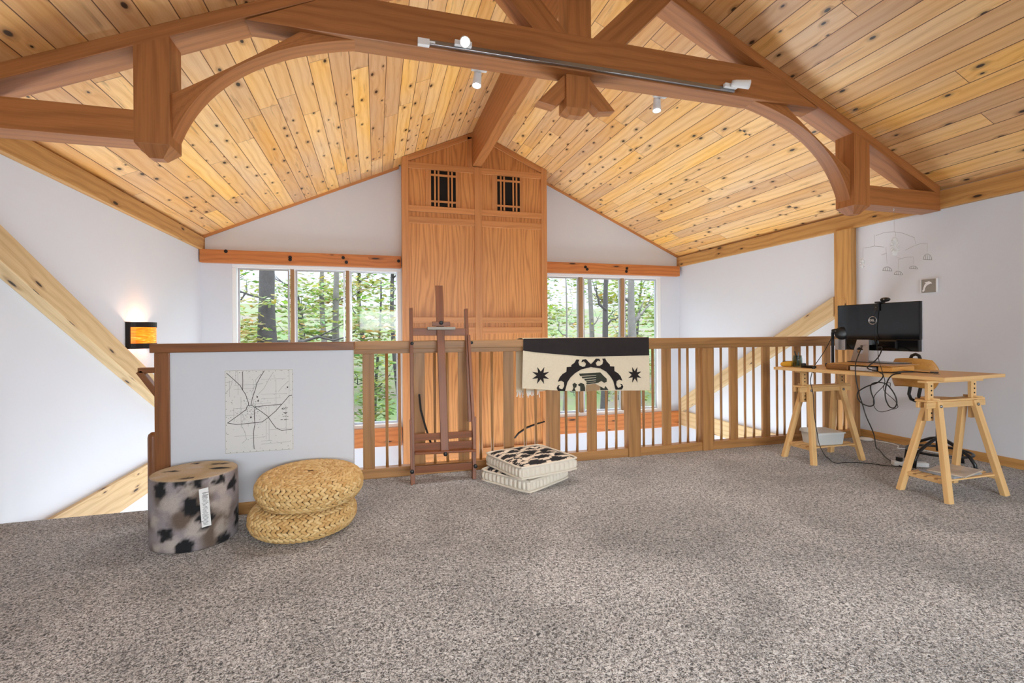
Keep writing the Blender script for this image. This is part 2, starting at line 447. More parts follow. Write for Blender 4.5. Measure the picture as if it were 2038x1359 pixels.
# baseboards
m = MB(); m.box(XR - .016, XR, YB, 3.86, 0, .075, bev=.003); struct(m.build('baseboard_right', 'eave'))
m = MB(); m.box(XL, XL + .016, YB, 3.50, 0, .075, bev=.003); struct(m.build('baseboard_left', 'eave'))
# thin trim where the gable meets the boards
for k, sg in enumerate((-1, 1)):
    m = MB(); x0 = XC + sg * 1.05; x1 = XC + sg * 3.5
    m.prism([(x0, YG - .02, roof(x0)), (x1, YG - .02, roof(x1)), (x1, YG - .02, roof(x1) - .035), (x0, YG - .02, roof(x0) - .035)], (0, .02, 0), a=(1, 0, -RS * sg))
    struct(m.build('trim_%d' % (k + 1), 'oaktrim'))

# windows
def window(name, x0, x1, muls, wide_right=False):
    y = YG + .03
    root = bpy.data.objects.new(name, None); COL.objects.link(root); root.location = ((x0 + x1) / 2, y, WZ0); struct(root)
    def fr(m):
        m.box(x0, x0 + .045, y - .02, y + .07, WZ0 + .051, WZ1 - .041, bev=.004)
        m.box(x1 - (.068 if wide_right else .045), x1, y - .02, y + .07, WZ0 + .051, WZ1 - .041, bev=.004)
        m.box(x0, x1, y - .02, y + .07, WZ1 - .04, WZ1, bev=.004)
        m.box(x0, x1, y - .035, y + .07, WZ0, WZ0 + .05, bev=.004)
    P('window_frame', 'whiteframe', root, fr)
    xs = [x0 + .045] + [v for ab in muls for v in ab] + [x1 - (.068 if wide_right else .045)]
    for a, b in muls:
        P('mullion', 'mullion', root, lambda m: m.box(a + .012, b, y - .01, y + .06, WZ0 + .05, WZ1 - .04, bev=.004))
        P('mullion_bead', 'whiteframe', root, lambda m: m.box(b - .002, b + .014, y, y + .05, WZ0 + .05, WZ1 - .04))
    for i in range(0, len(xs), 2):
        a, b = xs[i], xs[i + 1]
        def sash(m):
            for q in ((a + .014, a + .034, WZ0 + .05, WZ1 - .04), (b - .02, b - .001, WZ0 + .05, WZ1 - .04)): m.box(q[0], q[1], y + .012, y + .045, q[2], q[3])
            m.box(a + .034, b - .02, y + .012, y + .045, WZ1 - .062, WZ1 - .04); m.box(a + .034, b - .02, y + .012, y + .045, WZ0 + .05, WZ0 + .08)
        P('sash', 'silver', root, sash)
        P('pane', 'glass', root, lambda m: m.box(a + .034, b - .02, y + .026, y + .030, WZ0 + .08, WZ1 - .062))
    return root
window('window_1', WL[0], WL[1] + .0, [(-1.112, -1.05), (-.410, -.352)])
window('window_2', WR[0], WR[1], [(3.078, 3.146), (3.812, 3.872)], True)
r3 = bpy.data.objects.new('back_fill_window', None); COL.objects.link(r3); r3.location = (1.4, YB, .7); struct(r3)  # added window, unseen behind the camera, frames the back fill light
def w3(m):
    for a, b in ((bw[0], bw[0] + .06), (bw[1] - .06, bw[1]), (1.34, 1.41)): m.box(a, b, YB - .1, YB - .02, .7, 1.95)
    m.box(bw[0], bw[1], YB - .1, YB - .02, .7, .76); m.box(bw[0], bw[1], YB - .1, YB - .02, 1.89, 1.95)
P('window_frame', 'whiteframe', r3, w3)
P('pane', 'glass', r3, lambda m: m.box(bw[0] + .06, bw[1] - .06, YB - .06, YB - .056, .76, 1.89))

r4 = bpy.data.objects.new('side_fill_window', None); COL.objects.link(r4); r4.location = (XL, -1.7, .8); struct(r4)  # added window, unseen, lets fill light onto the right wall
def w4(m):
    for a, b in ((SW[0], SW[0] + .05), (SW[1] - .05, SW[1]), (-1.75, -1.70)): m.box(XL - .1, XL - .02, a, b, SW[2] + .05, SW[3] - .05)
    m.box(XL - .1, XL - .02, SW[0], SW[1], SW[2], SW[2] + .05); m.box(XL - .1, XL - .02, SW[0], SW[1], SW[3] - .05, SW[3])
P('window_frame', 'whiteframe', r4, w4)
P('pane', 'glass', r4, lambda m: m.box(XL - .06, XL - .056, SW[0] + .05, SW[1] - .05, SW[2] + .05, SW[3] - .05))

# ------------------------------------------------------------------ wall timbers
def beam(name, mat, label, fn, cat='beam', bolts=()):
    m = MB(); fn(m); o = m.build(name, mat); tag(o, label, cat, kind='thing')
    for c, ax, r in bolts:
        b = MB(); b.cyl(c, r, .012, 12, axis=ax); b.build('bolt', 'bolt', o)
    return o
beam('eave_beam', 'eave', 'long yellow pine beam along the top of the wall above the stair opening', lambda m: m.box(XL, XL + .05, YB, YG, 2.185, 2.345, bev=.006))
beam('eave_beam', 'eave', 'long yellow pine beam along the top of the wall above the desk', lambda m: m.box(XR - .05, XR, YB, YG, 2.185, 2.345, bev=.006))
hb = lambda x, z: ((x, YG - .088, z), (0, -1, 0), .022)
beam('window_header', 'header', 'reddish timber header above the window behind the half wall', lambda m: m.box(XL + .01, .345, YG - .09, YG - .001, 2.025, 2.19, bev=.008), 'beam',
     [hb(-1.08, 2.12), (hb(-1.08, 2.09)), hb(-.42, 2.14), hb(-.38, 2.08), hb(.31, 2.12), hb(-1.83, 2.17)])
beam('window_header', 'header', 'reddish timber header above the window behind the patterned blanket', lambda m: m.box(2.41, XR - .05, YG - .09, YG - .001, 2.025, 2.19, bev=.008), 'beam',
     [hb(3.14, 2.125), hb(3.17, 2.09), hb(3.86, 2.125), hb(3.85, 2.075)])
beam('window_sill_beam', 'header', 'reddish timber below the window behind the half wall', lambda m: m.box(XL + .04, .345, YG - .06, YG - .001, -.46, -.207, bev=.006))
beam('window_sill_beam', 'header', 'reddish timber below the window behind the patterned blanket', lambda m: m.box(2.41, XR - .04, YG - .06, YG - .001, -.46, -.207, bev=.006))
beam('wall_belt_board', 'brace', 'pale knotty pine board on the wall down in the stair opening', lambda m: m.box(XL, XL + .035, 3.56, YG, -.40, -.125, bev=.004), 'board')
beam('wall_belt_board', 'brace', 'pale pine board low on the wall beyond the railing near the desk', lambda m: m.box(XR - .035, XR, 3.90, YG, -.44, -.20, bev=.004), 'board')
def diag(X0, X1, ya, za, yb, zb, h):
    return lambda m: m.prism([(X0, ya, za), (X0, yb, zb), (X0, yb, zb - h), (X0, ya, za - h)], (X1 - X0, 0, 0), a=(0, yb - ya, zb - za), bev=.006)
beam('diagonal_brace', 'brace', 'pale diagonal timber brace crossing the wall beside the orange sconce', diag(XL, XL + .10, 3.0, 1.945, 6.5, .118, .21), 'brace')
beam('diagonal_brace', 'brace', 'pale diagonal timber brace running down behind the railing to the far corner', diag(XR - .09, XR, 4.066, 1.475, 6.79, .025, .215), 'brace')
beam('wall_post', 'eave', 'square pine post against the wall behind the computer monitor', lambda m: m.box(XR - .075, XR, 3.87, 4.065, ZL, 2.187, bev=.006), 'post')

# ------------------------------------------------------------------ roof truss
TY = 3.05
tr = thing('roof_truss', 'brown timber roof truss with curved braces spanning the loft', 'truss', (XC, TY, 2.15))
lo = lambda x: 3.862 - .452 * abs(x - XC)
for sg in (-1, 1):
    X = lambda d: XC + sg * d
    def rafter(m):
        e = 3.46
        m.prism([(X(0), TY, lo(X(0))), (X(e), TY, lo(X(e))), (X(e), TY, roof(X(e)) + .0), (X(0), TY, RZ)], (0, .19, 0), a=(sg, 0, -.452), bev=.004)
    P('rafter', 'truss', tr, rafter)
    def pend(m):
        a, b = X(2.46), X(2.63); a, b = min(a, b), max(a, b)
        zt = lo(X(2.54)) + .03; c = .052; y0, y1 = TY, TY + .168
        m.prism([(a, y0 - .003, 2.150), (b, y0 - .003, 2.150), (b, y0 - .003, lo(b) + .002), (a, y0 - .003, lo(a) + .002)], (0, y1 - y0 + .003, 0), a=(0, 0, 1), bev=.003)
        # chamfered foot
        m.hexa([(a + c, y0 + c, 2.088), (b - c, y0 + c, 2.088), (b - c, y1 - c, 2.088), (a + c, y1 - c, 2.088), (a, y0, 2.150), (b, y0, 2.150), (b, y1, 2.150), (a, y1, 2.150)], (0, 0, 1))
    P('pendant_post', 'truss', tr, pend)
    P('hammer_beam', 'truss', tr, lambda m: m.box(min(X(2.62), X(3.47)), max(X(2.62), X(3.47)), TY + .004, TY + .164, 2.165, 2.328, bev=.004))
    def brace(m):
        N = 20; inn = []; out = []
        A, C, B = V3((2.47, 0, 2.175)), V3((2.30, 0, 2.75)), V3((1.49, 0, 2.906))
        A2, C2, B2 = V3((2.47, 0, 2.445)), V3((2.12, 0, 2.665)), V3((1.80, 0, 2.906))
        for i in range(N + 1):
            t = i / N
            p = A * (1 - t) ** 2 + C * 2 * t * (1 - t) + B * t * t; q = A2 * (1 - t) ** 2 + C2 * 2 * t * (1 - t) + B2 * t * t
            inn.append(p); out.append(q)
        y0, y1 = TY + .035, TY + .155
        for i in range(N):
            c = [(X(inn[i].x), y0, inn[i].z), (X(inn[i + 1].x), y0, inn[i + 1].z), (X(out[i + 1].x), y0, out[i + 1].z), (X(out[i].x), y0, out[i].z)]
            fr = [m.bm.verts.new(v) for v in c]; bk = [m.bm.verts.new((v[0], y1, v[2])) for v in c]
            fs = [m.bm.faces.new(fr), m.bm.faces.new(bk[::-1]), m.bm.faces.new((fr[0], bk[0], bk[1], fr[1])), m.bm.faces.new((fr[2], bk[2], bk[3], fr[3]))]
            L = i / N * 1.2; L2 = (i + 1) / N * 1.2
            for f in fs:
                for l in f.loops:
                    v = l.vert.co; k = i if any((v - V3(q)).length < 1e-6 for q in ((X(inn[i].x), v.y, inn[i].z), (X(out[i].x), v.y, out[i].z))) else i + 1
                    up = any(abs(v.z - o.z) < 1e-6 and abs(v.x - X(o.x)) < 1e-6 for o in (out[i], out[i + 1]))
                    l[m.uv].uv = (k / N * 1.2 + 3 * sg, (.2 if up else 0) + (v.y - y0))
        bmesh.ops.remove_doubles(m.bm, verts=m.bm.verts[:], dist=1e-5); bmesh.ops.recalc_face_normals(m.bm, faces=m.bm.faces[:])
    P('curved_brace', 'truss', tr, brace)
def collar(m):
    z0, z1 = 2.906, 3.152
    xa = (3.862 - z0) / .452; xb = (3.862 - z1) / .452
    m.prism([(XC - xa + .03, TY - .002, z0), (XC + xa - .03, TY - .002, z0), (XC + xb, TY - .002, z1), (XC - xb, TY - .002, z1)], (0, .165, 0), bev=.004)
P('collar_beam', 'truss', tr, collar)
def king(m):
    c = .04; a, b, y0, y1 = 1.285, 1.465, TY + .045, TY + .19
    m.box(a, b, TY + .02, y1, 3.152, 3.86, a=(0, 0, 1), bev=.004)
    m.box(a, b, y0, y1, 2.675, 2.905, a=(0, 0, 1), bev=.003)
    m.hexa([(a + c, y0 + c, 2.64), (b - c, y0 + c, 2.64), (b - c, y1 - c, 2.64), (a + c, y1 - c, 2.64), (a, y0, 2.675), (b, y0, 2.675), (b, y1, 2.675), (a, y1, 2.675)], (0, 0, 1))
P('king_post', 'truss', tr, king)
for sg in (-1, 1):
    def strut(m):
        # upper strut, leaning outwards from the collar to the rafter
        zt = 3.62; x = lambda d: 1.377 + sg * d
        m.prism([(x(.09), TY + .004, 3.152), (x(.345), TY + .004, 3.152), (x(.345 + .39), TY + .004, 3.152 + .395), (x(.09 + .60), TY + .004, 3.152 + .61)], (0, .14, 0), a=(sg, 0, 1), bev=.003)
        # stub below the collar: the other strut carried on past the post
        m.prism([(x(.07), TY + .07, 2.905), (x(.07), TY + .07, 2.765), (x(.165), TY + .07, 2.680), (x(.295), TY + .07, 2.700), (x(.10), TY + .07, 2.905)], (0, .09, 0), a=(sg, 0, -1), bev=.003)
    P('scissor_strut', 'truss', tr, strut)

m = MB(); m.box(1.312, 1.438, YB + .02, YG - .02, 3.44, RZ - .02, bev=.006); tag(m.build('ridge_beam', 'truss'), 'long brown ridge beam along the peak of the ceiling', 'beam', kind='thing')

# ------------------------------------------------------------------ tall oak cabinet between the windows
PX0, PX1, PYF = .345, 2.405, 6.56
pz = lambda x: roof(x) - .004
ch = thing('chimney_cabinet', 'tall oak panelled chase with two lattice grilles between the windows', 'cabinet', (XC, 6.75, -.75))
def pcore(m):
    m.prism([(PX0 + .01, PYF + .03, -.80), (PX1 - .01, PYF + .03, -.80), (PX1 - .01, PYF + .03, pz(PX1)), (XC, PYF + .03, RZ - .006), (PX0 + .01, PYF + .03, pz(PX0))], (0, YG - PYF - .032, 0), a=(0, 0, 1))
P('panel', 'oak', ch, pcore)
m = MB(); m.box(PX0 + .05, PX1 - .05, PYF + .06, YG - .002, ZL, -.805); o = m.build('plaster_base', 'wall', ch); o['label'] = 'white plastered base'
f0 = PYF + .03
def stile(x0, x1, top=None):
    def fn(m):
        zt0, zt1 = (pz(x0), pz(x1)) if top is None else (top, top)
        m.prism([(x0, PYF, -.80), (x1, PYF, -.80), (x1, PYF, zt1), (x0, PYF, zt0)], (0, .03, 0), a=(0, 0, 1), bev=.003)
    return fn
P('stile', 'oaktrim', ch, stile(PX0, PX0 + .085)); P('stile', 'oaktrim', ch, stile(PX1 - .085, PX1)); P('stile', 'oaktrim', ch, stile(1.335, 1.435, 3.42))
zq = lambda x, y: ony(x, y, PYF).z
def hrail(x0, x1, z0, z1, y0=PYF + .004):
    return lambda m: m.box(x0, x1, y0, f0, z0, z1, a=(1, 0, 0), bev=.003)
for (a, b) in ((PX0 + .085, 1.335), (1.435, PX1 - .085)):
    for z0, z1 in ((3.34, 3.42), (2.76, 2.84), (2.60, 2.69), (1.10, 1.19), (-.62, -.50), (1.25, 1.33)): P('rail', 'oaktrim', ch, hrail(a, b, z0, z1))
# raking trims of the pediment
for sg in (-1, 1):
    def rk(m):
        x0, x1 = (XC - .06, PX0 + .085) if sg < 0 else (XC + .06, PX1 - .085)
        m.prism([(x0, PYF + .006, pz(x0)), (x1, PYF + .006, pz(x1)), (x1, PYF + .006, pz(x1) - .08), (x0, PYF + .006, pz(x0) - .08)], (0, .024, 0), a=(sg, 0, -RS), bev=.002)
    P('raking_trim', 'oaktrim', ch, rk)
P('centre_trim', 'oaktrim', ch, lambda m: m.box(1.24, 1.31, PYF + .006, f0, 3.42, 3.84, bev=.002))
# lattice grilles
for gx0, gx1 in ((.735, 1.075), (1.665, 2.0)):
    z0, z1 = 2.845, 3.335
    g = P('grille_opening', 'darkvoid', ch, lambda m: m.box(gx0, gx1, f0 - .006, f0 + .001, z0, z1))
    def lat(m):
        w = gx1 - gx0
        for fx in (.155, .30, .70, .845): m.box(gx0 + w * fx - .011, gx0 + w * fx + .011, f0 - .024, f0 - .008, z0, z1)
        for zz in (z0 + .065, z1 - .065): m.box(gx0, gx1, f0 - .028, f0 - .006, zz - .012, zz + .012)
    P('lattice', 'oaktrim', g, lat)
    P('grille_stile', 'oaktrim', ch, lambda m: m.box(gx0 - .075, gx0, PYF + .012, f0, 2.84, 3.34, bev=.002))
    P('grille_stile', 'oaktrim', ch, lambda m: m.box(gx1, gx1 + .05, PYF + .012, f0, 2.84, 3.34, bev=.002))

P('curved_stick', 'bolt', ch, lambda m: m.tube([ony(1024, 872, PYF - .012), ony(1032, 862, PYF - .03), ony(1048, 851, PYF - .035), ony(1066, 844, PYF - .03), ony(1084, 839, PYF - .012)], [.012, .014, .016, .013, .010], 8))  # dark curved stick of unclear use, fixed to the cabinet front

# ------------------------------------------------------------------ half wall and railing
hw = bpy.data.objects.new('wall_low', None); COL.objects.link(hw); hw.location = (-.7, 3.35, 0); struct(hw)
P('wall_panel', 'wall', hw, lambda m: m.box(-1.18, -.146, 3.292, 3.41, 0, 1.0))
P('wall_cap', 'raildark', hw, lambda m: m.box(-1.277, -.138, 3.272, 3.45, 1.0, 1.052, bev=.004))
P('corner_post', 'raildark', hw, lambda m: m.box(-1.258, -1.179, 3.283, 3.42, -.02, 1.0, bev=.004))
P('baseboard', 'eave', hw, lambda m: m.box(-1.178, -.146, 3.276, 3.292, 0, .072, bev=.003))

rg = thing('loft_railing', 'oak balustrade along the open edge of the loft', 'railing', (2.3, 3.82, 0))
P('cap_rail', 'rail', rg, lambda m: m.box(-.16, 3.86, 3.755, 3.885, .987, 1.048, bev=.005))
P('cap_rail', 'rail', rg, lambda m: m.box(3.862, 4.80, 3.755, 3.885, .987, 1.048, bev=.005))
P('sub_rail', 'rail', rg, lambda m: m.box(-.16, 4.80, 3.785, 3.855, .952, .988, bev=.003))
P('base_rail', 'rail', rg, lambda m: m.box(-.16, 4.815, 3.792, 3.866, 0, .076, bev=.004))
for x, w in ((1.442, .100), (2.198, .118), (2.961, .110), (4.775, .07)):
    P('post', 'rail', rg, lambda m: m.box(x - w / 2, x + w / 2, 3.776, 3.866, 0.0, .953, bev=.004))
for x in (-.058, .325, .676, 1.053, 1.804, 2.55, 3.282, 3.66, 4.04, 4.422):
    P('flat_picket', 'rail', rg, lambda m: m.box(x - .043, x + .043, 3.812, 3.838, .074, .956, bev=.003))
for x in (.077, .172, .445, .545, .815, .912, 1.195, 1.29, 1.564, 1.666, 1.945, 2.039, 2.314, 2.409, 2.691, 2.776, 2.875, 3.051, 3.143, 3.416, 3.518, 3.797, 3.886, 4.177, 4.27, 4.557, 4.649):
    P('baluster', 'rail', rg, lambda m: m.tube([(x, 3.825, .074), (x, 3.825, .35), (x, 3.825, .7), (x, 3.825, .956)], .0115, 10))

# stair newel and handrail bracket
m = MB(); m.lathe([(0, .455), (.012, .453), (.026, .44), (.03, .42), (.03, -2.6), (0, -2.6)], (-1.445, 3.75, 0), 16)
m.build('x', 'raildark').name = 'stair_newel'; o = bpy.data.objects['stair_newel']; tag(o, 'round-topped dark newel post down in the stair opening', 'post', kind='thing')
sr = thing('stair_handrail', 'short dark handrail return poking out behind the half wall corner post', 'handrail', (-1.39, 3.6, .88))
P('level_rail', 'raildark', sr, lambda m: m.bar((-1.46, 3.6, .88), (-1.19, 3.6, .88), .05, .034, side=(0, 1, 0), bev=.003))
P('sloping_rail', 'raildark', sr, lambda m: m.bar((-1.455, 3.6, .875), (-1.19, 3.6, .47), .05, .036, side=(0, 1, 0), bev=.003))
P('bracket', 'blackmetal', sr, lambda m: m.bar((-1.22, 3.41, .875), (-1.22, 3.60, .875), .03, .02))

# sconce
sc = thing('wall_sconce', 'amber mica half-round sconce with dark bands lit on the white wall', 'sconce', (XL, 5.22, 1.1))
def half(m, r, z0, z1, th=.004, n=20, a0=-90, a1=90, dep=.75):
    pts = [(XL + .003 + r * dep * math.cos(math.radians(a0 + (a1 - a0) * i / n)), 5.22 + r * math.sin(math.radians(a0 + (a1 - a0) * i / n))) for i in range(n + 1)]
    q = [(XL + .003 + (r - th) * dep * math.cos(math.radians(a0 + (a1 - a0) * i / n)), 5.22 + (r - th) * math.sin(math.radians(a0 + (a1 - a0) * i / n))) for i in range(n + 1)]
    for i in range(n): m.hexa([(*q[i], z0), (*pts[i], z0), (*pts[i + 1], z0), (*q[i + 1], z0), (*q[i], z1), (*pts[i], z1), (*pts[i + 1], z1), (*q[i + 1], z1)], (0, 0, 1))
P('mica_shade', 'mica', sc, lambda m: half(m, .19, 1.03, 1.185))
P('band', 'bolt', sc, lambda m: half(m, .196, 1.18, 1.228, .006)); P('band', 'bolt', sc, lambda m: half(m, .196, .985, 1.033, .006))
P('side_strip', 'bolt', sc, lambda m: m.box(XL, XL + .035, 5.02, 5.035, .985, 1.228)); P('side_strip', 'bolt', sc, lambda m: m.box(XL, XL + .035, 5.405, 5.42, .985, 1.228))
P('bulb', 'bulb', sc, lambda m: m.lathe([(0, -.025), (.018, -.015), (.022, 0), (.014, .03), (0, .035)], (XL + .06, 5.22, 1.09), 12))

# map poster on the half wall
mp = thing('map_poster', 'black and white road map print taped to the half wall', 'poster', (-.70, 3.29, .63))
PW0, PW1, PZ0, PZ1 = -.891, -.506, .375, .887
def mpt(px, py):  # sheet fractions
    return V3((PW0 + (px - 115) / (1045 - 115) * (PW1 - PW0), 3.2885, PZ1 - (py - 108) / (1245 - 108) * (PZ1 - PZ0)))
def strip(m, pts, w, mi=0, dy=0.0):
    pts = [mpt(*p) + V3((0, -dy, 0)) for p in pts]
    for a, b in zip(pts, pts[1:]):
        d = (b - a); L = d.length
        if L < 1e-6: continue
        d /= L; n = V3((d.z, 0, -d.x)) * (w / 2); e = d * (w * .3)
        m.poly([a - e - n, b + e - n, b + e + n, a - e + n], mi)
def roads(m):
    for p in ([(140, 145), (240, 240), (320, 320), (350, 380), (390, 440), (410, 500), (430, 560), (430, 598)], [(352, 135), (355, 250), (352, 380)],
              [(645, 128), (590, 215), (545, 300), (520, 390), (485, 490), (462, 590)], [(410, 602), (480, 602), (515, 625), (590, 680), (690, 760), (740, 840), (800, 925), (880, 966), (1020, 957)],
              [(515, 620), (700, 608), (880, 602)], [(515, 625), (508, 760), (515, 860), (495, 960), (495, 1120), (503, 1200)],
              [(415, 602), (400, 650), (280, 735), (150, 824)], [(150, 824), (270, 850), (450, 842), (615, 832), (690, 780), (800, 690), (930, 550), (990, 482), (1025, 478)]): strip(m, p, .0034, 1)
def minor(m):
    rr = random.Random(3)
    for x in (178, 232, 288, 495, 665, 805, 940, 990, 262, 330, 705): 
        y0 = rr.choice((115, 250, 480, 620)); strip(m, [(x, y0), (x + rr.uniform(-6, 6), y0 + rr.uniform(180, 500))], .0011, 2)
    for y in (245, 318, 372, 450, 515, 580, 632, 720, 850, 945, 1010, 1050, 1095, 1140):
        x0 = rr.choice((120, 240, 450, 600, 700)); strip(m, [(x0, y), (min(1040, x0 + rr.uniform(120, 420)), y + rr.uniform(-14, 4))], .0011, 2)
    for p in ([(770, 150), (700, 260), (640, 370), (560, 450)], [(980, 280), (900, 350), (840, 420)], [(330, 680), (370, 760), (330, 860), (380, 960), (400, 1060), (340, 1110)], [(130, 270), (215, 265), (190, 350), (130, 410)], [(600, 170), (520, 260), (540, 290), (470, 420)]): strip(m, p, .0014, 2)
def blots(m):
    rr = random.Random(5)
    for i in range(260):
        x, y = (rr.gauss(480, 95), rr.gauss(640, 95)) if i < 150 else (rr.uniform(130, 1030), rr.uniform(120, 1230))
        w = rr.uniform(5, 16); h = rr.uniform(2, 7)
        m.poly([mpt(x, y), mpt(x + w, y), mpt(x + w, y + h), mpt(x, y + h)], 2)
def legend(m):
    rr = random.Random(9)
    for cy, n, w in ((660, 26, 38), (725, 20, 30), (768, 12, 42), (812, 18, 58)):
        for i in range(n):
            x = 920 + rr.uniform(-w, w); y = cy + rr.uniform(-14, 14) * (1 if cy < 740 else .3); a = rr.uniform(5, 14)
            m.poly([mpt(x, y), mpt(x + a, y), mpt(x + a, y + rr.uniform(3, 7)), mpt(x, y + rr.uniform(3, 7))], 1)
    for x, y in ((548, 485), (560, 540), (460, 762), (965, 365)):
        c = [mpt(x + 11 * math.cos(k), y + 11 * math.sin(k)) for k in [i * PI / 4 for i in range(8)]]; m.poly(c[::-1], 1)
    for i in range(10):
        for x, y in ((180 + i * 88, 128), (180 + i * 88, 1222), (130, 200 + i * 108), (1032, 180 + i * 108)):
            m.poly([mpt(x, y), mpt(x + 8, y), mpt(x + 8, y + 8), mpt(x, y + 8)], 1)
def sheet_(m):
    m.box(PW0, PW1, 3.289, 3.2915, PZ0, PZ1)
    roads(m); minor(m); blots(m); legend(m)
    strip(m, [(122, 116), (1036, 116), (1036, 1236), (122, 1236), (122, 116)], .0012, 2)
P('printed_sheet', ['paper', 'ink', 'inkgrey'], mp, sheet_)

# ------------------------------------------------------------------ felt ottoman
def colored(bm, fn):
    lay = bm.loops.layers.color.new('Col') if False else bm.loops.layers.float_color.new('Col')
    for f in bm.faces:
        for l in f.loops: l[lay] = fn(l.vert.co)
from mathutils import noise as NZ
OC, OR, OH = V3((-.955, 2.985, 0)), .203, .366
ot = thing('felt_ottoman', 'drum-shaped dyed felt ottoman with black and cream blotches and a hanging tag', 'ottoman', OC)
# direction to camera for placing the blotches round the side
TH0 = math.atan2(-OC.y, -OC.x)
# px fractions measured on the drum: s in -1..1 across the visible face, h in 0..1 up
BL = [(-.72, .86, .085, 0), (-.10, .62, .085, 0), (-.62, .28, .075, 0), (-.22, .07, .085, 0), (.85, .82, .07, 0), (.95, .25, .09, 0), (.62, .05, .06, 0), (.25, .42, .09, 0), (.05, .97, .06, 0), (-.35, .97, .05, 0), (.55, .93, .05, 0),
      (-.55, .68, .10, 1), (-.85, .42, .07, 1), (-.1, .9, .08, 1), (.5, .85, .09, 1), (.6, .55, .10, 1), (.0, .32, .09, 1), (-.5, .12, .09, 1), (.55, .25, .08, 1), (-.85, .08, .06, 1), (.2, .65, .05, 1)]
def ocol(p):
    d = p; r = math.hypot(d.x, d.y)
    base = V3(lin(124, 110, 104)[:3]); n1 = NZ.noise(p * 9 + V3((3, 1, 2))); n2 = NZ.noise(p * 26)
    t = max(0, min(1, .5 + n1 * .9)); base = base.lerp(V3(lin(154, 146, 150)[:3]), t) ; base = base.lerp(V3(lin(94, 78, 64)[:3]), max(0, min(.8, -n1 * 1.6 + n2 * .3)))
    wob = n2 * .030 + NZ.noise(p * 60) * .015
    def app(dist, rad, k, base):
        f = max(0, min(1, (rad * .50 - dist - wob) / .014 + .5)) if k == 0 else max(0, min(.7, (rad * .7 - dist - wob) / .05))
        return base.lerp(V3(lin(*((24, 24, 27) if k == 0 else (186, 174, 164)))[:3]), f)
    if d.z < OH - .006 or r > OR - .004:
        th = math.atan2(d.y, d.x)
        for k in (1, 0):
            for s_, h_, rad, kk in BL:
                if kk != k: continue
                for flip in (0, 1):
                    tb = TH0 + math.asin(s_) if not flip else TH0 + PI + math.asin(s_)
                    a = (th - tb + PI) % (2 * PI) - PI
                    base = app(math.hypot(a * OR, d.z - h_ * OH), rad, kk, base)
    else:
        base = base.lerp(V3(lin(206, 178, 132)[:3]), .6)
        for x, y, rad, kk in ((-.10, .0, .07, 0), (.08, .10, .075, 0), (.11, .0, .07, 0), (-.03, .15, .05, 0), (.0, -.16, .06, 0), (-.02, .05, .08, 1), (.15, -.1, .07, 1), (-.14, -.1, .06, 1)):
            base = app(math.hypot((d.x - x), (d.y - y) * 1.8), rad, kk, base)
    return (*base, 1)
m = MB()
prof = [(0, 0), (OR * .97, 0)] + [(OR * (1 + .012 * math.sin(PI * i / 30)) , .004 + (OH - .010) * i / 30) for i in range(31)] + [(OR * f, OH + .004 * (1 - f * f)) for f in (.97, .9, .8, .7, .6, .5, .4, .3, .2, .1, 0)]
m.lathe(prof, (0, 0, 0), 120); colored(m.bm, ocol)
bd = m.build('felt_drum', 'felt', ot); bd.location = (0, 0, 0); bd.matrix_parent_inverse = Matrix.Identity(4)
tn = V3((math.cos(TH0 + .20), math.sin(TH0 + .20), 0)); tside = V3((-tn.y, tn.x, 0)); tb_ = OC + tn * (OR + .006)
def tagm(m):
    a = tb_ + tside * .0
    m.bar(a + V3((0, 0, .315)) - tside * .006, a + V3((0, 0, .118)) + tside * .006 + tn * .004, .042, .0015, side=tside)
tg = P('care_tag', 'white', ot, tagm)
def taglines(m):
    rr = random.Random(2)
    for i in range(26):
        z = .292 - i * .0065; w = rr.uniform(.006, .015); c = tb_ + tn * (.0016 + .004 * (i / 26)) + V3((0, 0, z)) + tside * (rr.uniform(-.003, .003))
        m.bar(c - tside * w, c + tside * w, .0006, .0035 if i < 5 else .0022, side=tn)
P('care_text', 'inkgrey', tg, taglines)

